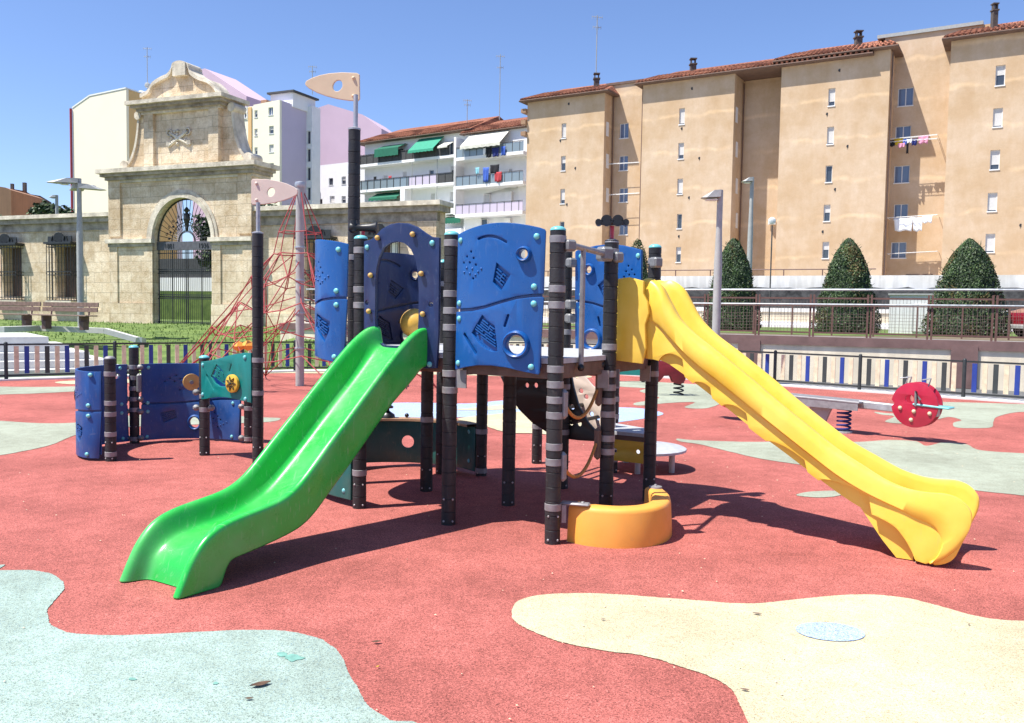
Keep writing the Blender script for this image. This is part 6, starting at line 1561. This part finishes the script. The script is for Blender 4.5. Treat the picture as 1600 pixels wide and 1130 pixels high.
# right-hand balcony block
WC = Plane(WB.pt(s1 + .05, 0, .9), WB.d)
wg_ = thing('balcony_flats', WC.pt(3, 1), 'narrow white block with a striped awning and laundry, wedged beside the tan flats', 'building')
t1 = WC.to(817, 260)[0] + 1.0; zE2 = WC.to(775, 203)[1]
ws = []
for px, py, w, h, k in ((797, 275, 8, 22, 'full'), (802, 280, 12, 24, 'none'), (760, 312, 11, 17, 'full'), (794, 311, 12, 22, 'low'), (756, 350, 12, 16, 'none'), (792, 349, 12, 16, 'half'), (772, 235, 50, 18, 'none')):
    s, z = WC.to(px, py); d = WC.pt(s, z).y; ws.append((s, z, w * d / F, h * d / F, k))
facade(wg_, WC, 0, t1, 1, zE2, 'white_paint', [w_ for w_ in ws if w_[4] != 'none' or w_[2] < 2] ); wbox(MB(), WC, 0, t1, 1, zE2, -10, -.36).build('wall', 'white_paint', wg_)
tiled_eave(wg_, WC, 0, t1, zE2, over=.4, depth=6, rise=2.5, hipL=.3, hipR=.3)
fz = WC.to(775, 245)[1]
def balc2(z, m_):
    wbox(MB(), WC, -.05, t1, z - .32, z, 0, 1.5).build('balcony_slab', 'white_paint', wg_)
    wbox(MB(), WC, 0, t1, z, z + .95, 1.44, 1.47).build('balcony_panel', m_, wg_)
    b = MB(); x = 0
    while x < t1: wbox(b, WC, x - .02, x + .02, z, z + 1.0, 1.471, 1.5); x += .9
    wbox(b, WC, 0, t1, z + 1.0, z + 1.05, 1.42, 1.52); b.build('balcony_rail', 'grille_dark', wg_)
balc2(fz, 'glass_pale'); balc2(fz - 3.0, 'glass_pale'); balc2(fz - 6.0, 'lavender_wall'); wbox(MB(), WC, -.05, t1, fz - 9.3, fz - 8.4, 0, 1.5).build('balcony_slab', 'white_paint', wg_)
for z in (fz, fz - 3.0): wbox(MB(), WC, -.3, -.02, z - 3, z + 2.2, 0, 1.5).build('pier', 'white_paint', wg_)
awning(wg_, WC, 735, 797, 211, 229, 'awning_stripe', .35, 1.9)
for i, (a_, m_, lab) in enumerate((((755, 759, 231, 240, 1.6), 'cloth_white', 'white cloth on the top balcony rail of the narrow white block'), ((760, 768, 231, 243, 1.6), 'cloth_black', 'black clothes on the top balcony, left of the navy ones'), ((769, 780, 231, 242, 1.6), 'cloth_navy', 'navy clothes on the top balcony of the narrow white block'), ((783, 790, 229, 240, 1.6), 'cloth_blue', 'bright blue garment at the right of the top balcony'),
    ((743, 749, 262, 270, 1.6), 'cloth_cyan', 'pale cyan garment on the middle balcony of the narrow white block'), ((755, 764, 262, 280, 1.6), 'cloth_blue', 'long blue towel on the middle balcony'), ((766, 780, 258, 268, 1.6), 'cloth_black', 'dark clothes hung high on the middle balcony'), ((773, 784, 269, 281, 1.6), 'cloth_red', 'dark red cloth on the middle balcony beside the blue towel'))): cloth(WC, *a_, m_, lab, 'laundry')

# ---- simple gabled / flat blocks given by pixel outlines on a vertical plane
def outline_building(name, label, pl, outline, m_, depth, wins=(), side=None, extra=None, side_m=None, base=1.0):
    P = [pl.to(*q) for q in outline]; s0 = min(p[0] for p in P); s1 = max(p[0] for p in P)
    root = thing(name, pl.pt((s0 + s1) / 2, base), label, 'building'); poly = [(P[0][0], base)] + P + [(P[-1][0], base)]
    wl = []
    for px, py, w, h, k in wins: s, z = pl.to(px, py); d = pl.pt(s, z).y; wl.append((s, z, w * d / F, h * d / F, k))
    facade(root, pl, 0, 0, 0, 0, m_, wl, poly=poly[::-1])
    # body behind with the same section
    mb = cut2d([poly[::-1]], depth - .4).map(lambda q: pl.pt(q[0], q[2], -.37 - (depth - .4) / 2 + q[1])); mb.build('side_wall', side_m or m_, root)
    return root
LG = Plane((-48, 95), (6.2, -2.3))
yb = outline_building('gable_house', 'tall pale yellow gable building without windows behind the stone wall at left', LG, [(197, 139), (140, 151), (113, 170)][::-1], 'bright_cream', 7.5, side_m='ochre_wall')
s_, z_ = LG.to(113, 170); MB().tube([LG.pt(s_ - .12, 1, .1), LG.pt(s_ - .12, z_, .1)], .13, 6).build('drainpipe', 'pipe_red', yb)
m = MB(); P = [LG.to(*q) for q in ((113, 170), (140, 151), (197, 139))]
for i in range(2): m.bar(LG.pt(P[i][0], P[i][1] + .1, -3.7), LG.pt(P[i + 1][0], P[i + 1][1] + .1, -3.7), 7.5, .14, up=V((0, 0, 1)))
m.build('roof', 'white_paint', yb)
CT = Plane((-30.5, 98), (6.5, -3.0))
ct = outline_building('tower_block', 'cream tower block with a lavender side wall and glazed balconies behind the gateway', CT, [(355, 170), (396, 166), (396, 164), (437, 156)], 'cream_wall', 6.6, [(423, 174, 9, 12, 'pair'), (424, 203, 9, 12, 'half'), (424, 232, 9, 12, 'full'), (424, 261, 9, 12, 'pair'), (400, 178, 6, 11, 'half'), (400, 207, 6, 11, 'low'), (400, 236, 6, 11, 'half'), (376, 177, 22, 17, 'none'), (378, 209, 16, 12, 'pair'), (378, 233, 18, 15, 'none'), (378, 262, 18, 14, 'pair')], side_m='lavender_wall')
for y0_, y1_ in ((169, 186), (226, 241)):
    g = MB(); sa = CT.to(365, 200)[0]; sb = CT.to(387, 200)[0]; za = CT.to(376, y1_)[1]; zb_ = CT.to(376, y0_)[1]
    for k in range(6): x = sa + (sb - sa) * k / 5; wbox(g, CT, x - .05, x + .05, za, zb_, .02, .08)
    for z in (za, (za + zb_) / 2, zb_): wbox(g, CT, sa, sb, z - .05, z + .05, .081, .11)
    g.build('glazed_balcony', 'white_metal', ct)
s_, _ = CT.to(391, 200); wbox(MB(), CT, s_ - .2, s_ + .25, 1, CT.to(391, 168)[1], .0, .12).build('ochre_strip', 'ochre_wall', ct)
sa = CT.to(404, 160)[0]; sb = CT.to(446, 160)[0]; zt_ = CT.to(440, 156)[1]
wbox(MB(), CT, sa, sb - .6, zt_ - .3, zt_ + 1.3, -6, -2).build('penthouse', 'white_paint', ct); wbox(MB(), CT, sa - .3, sb - .3, zt_ + 1.3, zt_ + 1.5, -6.3, -1.7).build('roof', 'grille_dark', ct)
wbox(MB(), CT, CT.to(398, 160)[0], CT.to(407, 160)[0], zt_ - .5, zt_ + .5, -3, -1).build('chimney', 'orange_wall', ct)
antenna(ct, CT.pt(CT.to(452, 160)[0], zt_ + 1.4, -4), 3.2)
PB = Plane((-33, 122), (12, -3))
outline_building('gable_house', 'big pink gable wall building right of the cream tower block', PB, [(478, 176), (490, 171), (513, 163), (566, 179), (596, 201)], 'pink_wall', 8)
PC = Plane((-44, 118), (9, -4))
outline_building('gable_house', 'pink building top showing behind the crowning pediment of the gateway', PC, [(300, 118), (308, 110), (320, 107), (385, 150)], 'pink_wall', 6)
PD = Plane((-22, 108), (8, -3.6))
lo_ = outline_building('low_house', 'low white house with two small windows between the mast and the cream tower block', PD, [(487, 260), (575, 250)], 'white_paint', 8, [(517, 284, 8, 11, 'none'), (537, 282, 8, 12, 'half'), (519, 312, 9, 11, 'full'), (537, 312, 8, 11, 'half'), (500, 317, 9, 12, 'none')])
s_, z_ = PD.to(493, 294); MB().box(PD.pt(s_, z_, .3), (.8, .5, .6)).build('air_conditioner', 'white_metal', lo_)
PE = Plane((-26.0, 101), (2.0, -.9)); 
ch = outline_building('stair_tower', 'narrow white stair tower with stacked grey openings beside the lavender wall', PE, [(478, 168), (487.5, 165)], 'white_paint', 1.6, [(482.5, 215, 6.5, 20, 'none'), (482.5, 243, 6.5, 20, 'none'), (482.5, 272, 6.5, 20, 'none'), (482.5, 303, 6.5, 20, 'none')])
PF = Plane((-46, 104), (8, -3)); 
vh = outline_building('roof_house', 'small white rooftop room with a tall aerial behind the pale yellow gable', PF, [(206, 146), (220, 141), (237, 147)], 'white_paint', 5, [(226, 152, 5, 5, 'none')])
antenna(vh, PF.pt(PF.to(220.5, 140)[0], PF.to(220, 141)[1] - .3, -1), 5.6, True)
# far left orange and brown flats
OB = Plane((-62, 96), (7, .6)); brn = Plane((-70.2, 118), (9, 3.0))
outline_building('corner_flats', 'orange rendered block at the far left edge above the wall', OB, [(-40, 291), (-5, 291), (8, 293), (17, 297)], 'orange_wall', 8)
b2 = outline_building('brick_flats', 'brown flats with white balconies at the far left', brn, [(17, 299), (63, 306)], 'brown_brick', 8, [(25, 310, 9, 7, 'half'), (47, 313, 9, 7, 'half')])
for px in (26.5, 43.5, 60):
    for k, (y0_, y1_) in enumerate(((315, 322), (322.5, 331), (331, 338))):
        s, z1 = brn.to(px, y0_); _, z0_ = brn.to(px, y1_); wbox(MB(), brn, s - .42, s + .42, z0_, z1, .0, .12 if k % 2 == 0 else .5).build('window' if k % 2 == 0 else 'balcony', 'grille_dark' if k % 2 == 0 else 'white_paint', b2)
m = MB(); m.bar(brn.pt(brn.to(17, 298)[0], brn.to(17, 298)[1] + .1, -3), brn.pt(brn.to(40, 302)[0], brn.to(40, 302)[1] + .1, -3), 6.5, .3); m.build('roof', 'tile_roof', b2)
s, z = brn.to(37.5, 302); m = MB(); m.box(brn.pt(s, z + .6, -.5), (.4, .4, 1.8)); m.build('chimney', 'chimney_brick', b2); m = MB(); s, z = brn.to(18, 298); m.box(brn.pt(s, z + .4, -.5), (.35, .35, 1.2)); m.build('chimney', 'chimney_brick', b2)
far = Plane((-62, 125), (10, 4)); outline_building('far_house', 'low brown house row behind the round tree top at left', far, [(66, 315), (94, 322)], 'brown_brick', 6)

# ================================================================ STREET LAMPS, BENCHES, CAR, LEAVES
def lamp_head(mb, c, d, L_, w):
    """wedge-shaped flat head reaching along d"""
    d = d.normalized(); u = V((d.y, -d.x, 0)); 
    vs = [c + u * w * .5 + V((0, 0, -.02)), c - u * w * .5 + V((0, 0, -.02)), c - u * w * .5 + V((0, 0, .13)), c + u * w * .5 + V((0, 0, .13)),
          c + d * L_ * .75 + u * w * .62 + V((0, 0, -.04)), c + d * L_ * .75 - u * w * .62 + V((0, 0, -.04)), c + d * L_ * .35 - u * w * .5 + V((0, 0, .12)), c + d * L_ * .35 + u * w * .5 + V((0, 0, .12)),
          c + d * L_ + V((0, 0, -.03)) + u * w * .35, c + d * L_ + V((0, 0, -.03)) - u * w * .35]
    mb.add(vs, [(0, 1, 5, 9, 8, 4), (3, 2, 1, 0), (2, 3, 7, 6), (0, 4, 7, 3), (1, 2, 6, 5), (7, 4, 8), (6, 9, 5), (6, 7, 8, 9)])
def lamp(name, base, top, r, heads, label):
    root = thing(name, base, label, 'street lamp', 'grey park street lamps')
    H_ = top - base.z
    m = MB(); m.lathe([(r, 0), (r, H_ * .62), (r * .9, H_ * .68), (r * .72, H_ * .80), (r * .72, H_)], base, 18); m.lathe([(r * 1.7, 0), (r * 1.7, .03), (r * 1.05, .05)], base, 18); m.build('pole', 'pole_grey', root, smooth=35)
    for d, L_ in heads:
        h = MB(); lamp_head(h, V((base.x, base.y, top - (.14 if d[0] < -.9 else .30))), V((d[0], d[1], 0)), L_, .34); h.build('lamp_head', 'pole_grey', root)
        h = MB(); c = V((base.x, base.y, top - .215)) + V((d[0], d[1], 0)).normalized() * L_ * .45; h.box(c, (.22, .22, .02)); h.build('lens', 'white_metal', root)
    return root
def lp(px, py, Y, z): q = dp(px, py, Y); return V((q.x, q.y, z))
b = lp(1118.5, 530, 18.6, 0); lamp('street_lamp', b, dp(1120, 297, 18.6).z, .088, [((-1, .1), .40)], 'grey street lamp with one flat head behind the top of the yellow slide')
b = lp(1172, 380, 33, TZ); lamp('street_lamp', b, dp(1173, 277, 33).z, .10, [((-1, .0), .40)], 'thin distant street lamp behind the conifer, against the tan flats')
b = lp(126, 470, 28, .78); lamp('street_lamp', b, dp(122, 279, 28).z, .10, [((-1, -.25), .95), ((-.6, .8), .7), ((1, .25), .80)], 'grey park lamp with several flat heads in front of the stone wall at left')
b = lp(89, 340, 58, .8); lamp('street_lamp', b, dp(88, 305, 58).z, .14, [((-1, 0), .5)], 'small far street lamp rising above the wall at left')
b = lp(1205, 400, 38, TZ); root = thing('sign_pole', b, 'thin pole with a small round head before the tan flats', 'pole'); zt_ = dp(1205, 345, 38).z
MB().tube([b, V((b.x, b.y, zt_ - .2))], .03, 6).build('pole', 'grille_dark', root); MB().sphere(V((b.x, b.y, zt_)), .16, 12, (1, .4, 1)).build('head', 'white_metal', root)

def bench(p, q, label):
    t = (q - p); t.z = 0; L_ = t.length; t.normalize(); n = V((t.y, -t.x, 0)); c = (p + q) / 2; root = thing('park_bench', c, label, 'bench', 'slatted benches at the head of the steps')
    for k in range(3): MB().bar(p + V((0, 0, .42 + .0)) + n * (.02 + .15 * k), q + V((0, 0, .42)) + n * (.02 + .15 * k), .13, .035, .006).build('seat_slat', 'bench_wood', root)
    for k in range(2): MB().bar(p + V((0, 0, .60 + .15 * k)) - n * (.05 + .03 * k), q + V((0, 0, .60 + .15 * k)) - n * (.05 + .03 * k), .035, .13, .006).build('back_slat', 'bench_wood', root)
    for f in (.16, .84):
        o = p.lerp(q, f); m = MB(); m.bar(o + V((0, 0, .2)) + n * .12, o + V((0, 0, .40)) + n * .12, .08, .30, up=n); m.box(o + V((0, 0, .12)) + n * .12, (.12, .34, .25)); m.tube([o + V((0, 0, .38)) + n * .1, o + V((0, 0, .42)) - n * .05, o + V((0, 0, .80)) - n * .09], .025, 6); m.build('leg', 'coping_brown', root)
b0 = lp(-20, 515, 27.5, .80); b1 = lp(61, 515, 26.6, .80); b2_ = lp(65, 515, 26.5, .80); b3 = lp(151, 515, 25.6, .80)
bench(b0, b1, 'slatted brown bench at the left edge, above the steps'); bench(b2_, b3, 'slatted brown bench standing in front of the grey park lamp')
MB_ = MB().box(b1 + V((-.9, -.9, .16)), (.5, .5, .32), None, .03)

# car nose at the right edge
cp = lp(1584, 520, 23.4, TZ); car = thing('parked_car', cp + V((2, 0, 0)), 'dark red car of which only the nose shows at the right edge', 'car')
prof = [(0, .25), (.02, .55), (.12, .68), (.9, .86), (1.25, .92), (1.95, 1.38), (3.1, 1.42), (3.7, 1.05), (4.2, .95), (4.25, .3)]
rows = []
for yy, sc in ((-.82, .9), (-.80, 1), (.80, 1), (.82, .9)): rows.append([cp + V((x, yy + .0, .02 + z * (1 if abs(yy) < .81 else .97))) for x, z in prof])
mb = MB().grid(rows); n = len(prof); mb.f.append(list(range(n))); mb.f.append(list(range(3 * n, 4 * n))[::-1]); mb.m += [0, 0]; mb.build('body', 'car_red', car, smooth=25)
MB().add([cp + V((x, y, z)) for x, z in ((1.30, .95), (1.93, 1.36), (3.05, 1.40), (3.55, 1.06)) for y in (-.835, .835)], [(0, 2, 4, 6), (1, 7, 5, 3)]).build('side_window', 'glass', car)
for x in (.78, 3.4):
    for y in (-.80, .80): 
        m = MB(); m.tube([cp + V((x, y - .1, .32)), cp + V((x, y + .1, .32))], .31, 18); w_ = m.build('wheel', 'rubber_tyre', car, smooth=40); m = MB(); m.tube([cp + V((x, y - .105, .32)), cp + V((x, y + .105, .32))], .18, 12); m.build('rim', 'steel', w_, smooth=40)
for y in (-.6, .6): MB().sphere(cp + V((.08, y, .60)), .14, 10, (.6, 1.2, .8)).build('headlight', 'white_metal', car, smooth=60)
MB().box(cp + V((-.02, 0, .32)), (.1, 1.6, .12), None, .02).build('bumper', 'pole_grey', car)

def dleaf(px, py, L_, rot, label, curl=.12, m_='dry_leaf'):
    p = gp(px, py, .007); rows = []
    for i in range(7):
        t = i / 6; w_ = L_ * .22 * math.sin(PI * min(.98, max(.02, t))) ; r = []
        for k in (-1, 0, 1): r.append(p + Matrix.Rotation(rot, 3, 'Z') @ V(((t - .5) * L_, k * w_, .004 + curl * L_ * (abs(k) * .35 + (t - .5) ** 2))))
        rows.append(r)
    o = MB().grid(rows).build('fallen_leaf', m_); o.modifiers.new('s', 'SOLIDIFY').thickness = .001
    c_ = V(p); o.data.transform(Matrix.Translation(-c_)); o.location = c_; tag(o, label, 'leaf', 'litter leaves on the rubber ground')
dleaf(407, 1071, .085, .55, 'long curled dry leaf on the mint ground patch, nearest the camera')
dleaf(389, 1093, .035, .1, 'small dark leaf just below the long curled one on mint ground')
dleaf(588, 1004, .045, .2, 'thin dark curled leaf on red ground beside the mint patch')
dleaf(590, 1043, .02, .9, 'tiny yellow leaf on red ground near the mint patch', m_='yellow_disc')
dleaf(1183, 960, .045, -.2, 'small grey leaf at the top of the cream ground patch', m_='brown_brick')
dleaf(1164, 1079, .035, -.3, 'small brown leaf near the left rim of the cream ground patch', m_='brown_brick')
dleaf(942, 969, .025, .2, 'tiny dark leaf at the left end of the cream ground patch', m_='brown_brick')
dleaf(1514, 977, .02, .6, 'tiny dark leaf at the right of the cream patch rim')
# grit: tiny bits scattered over the rubber
mb = MB()
for k in range(420):
    x = random.uniform(-4.5, 6); y = random.uniform(2.2, 12); s_ = random.uniform(.002, .006) * (1 + y * .06); a = random.random() * 6
    p = V((x, y, .0095)); mb.add([p + V((s_ * math.cos(a + q) * random.uniform(.6, 1.3), s_ * math.sin(a + q) * random.uniform(.6, 1.3), .0)) for q in (0, 1.6, 3.1, 4.7)] + [p + V((0, 0, s_ * .6))], [(0, 1, 4), (1, 2, 4), (2, 3, 4), (3, 0, 4)])
tag(mb.build('grit', 'sand_board'), 'tiny pale grit and petals scattered over the rubber ground', 'grit', kind='stuff')
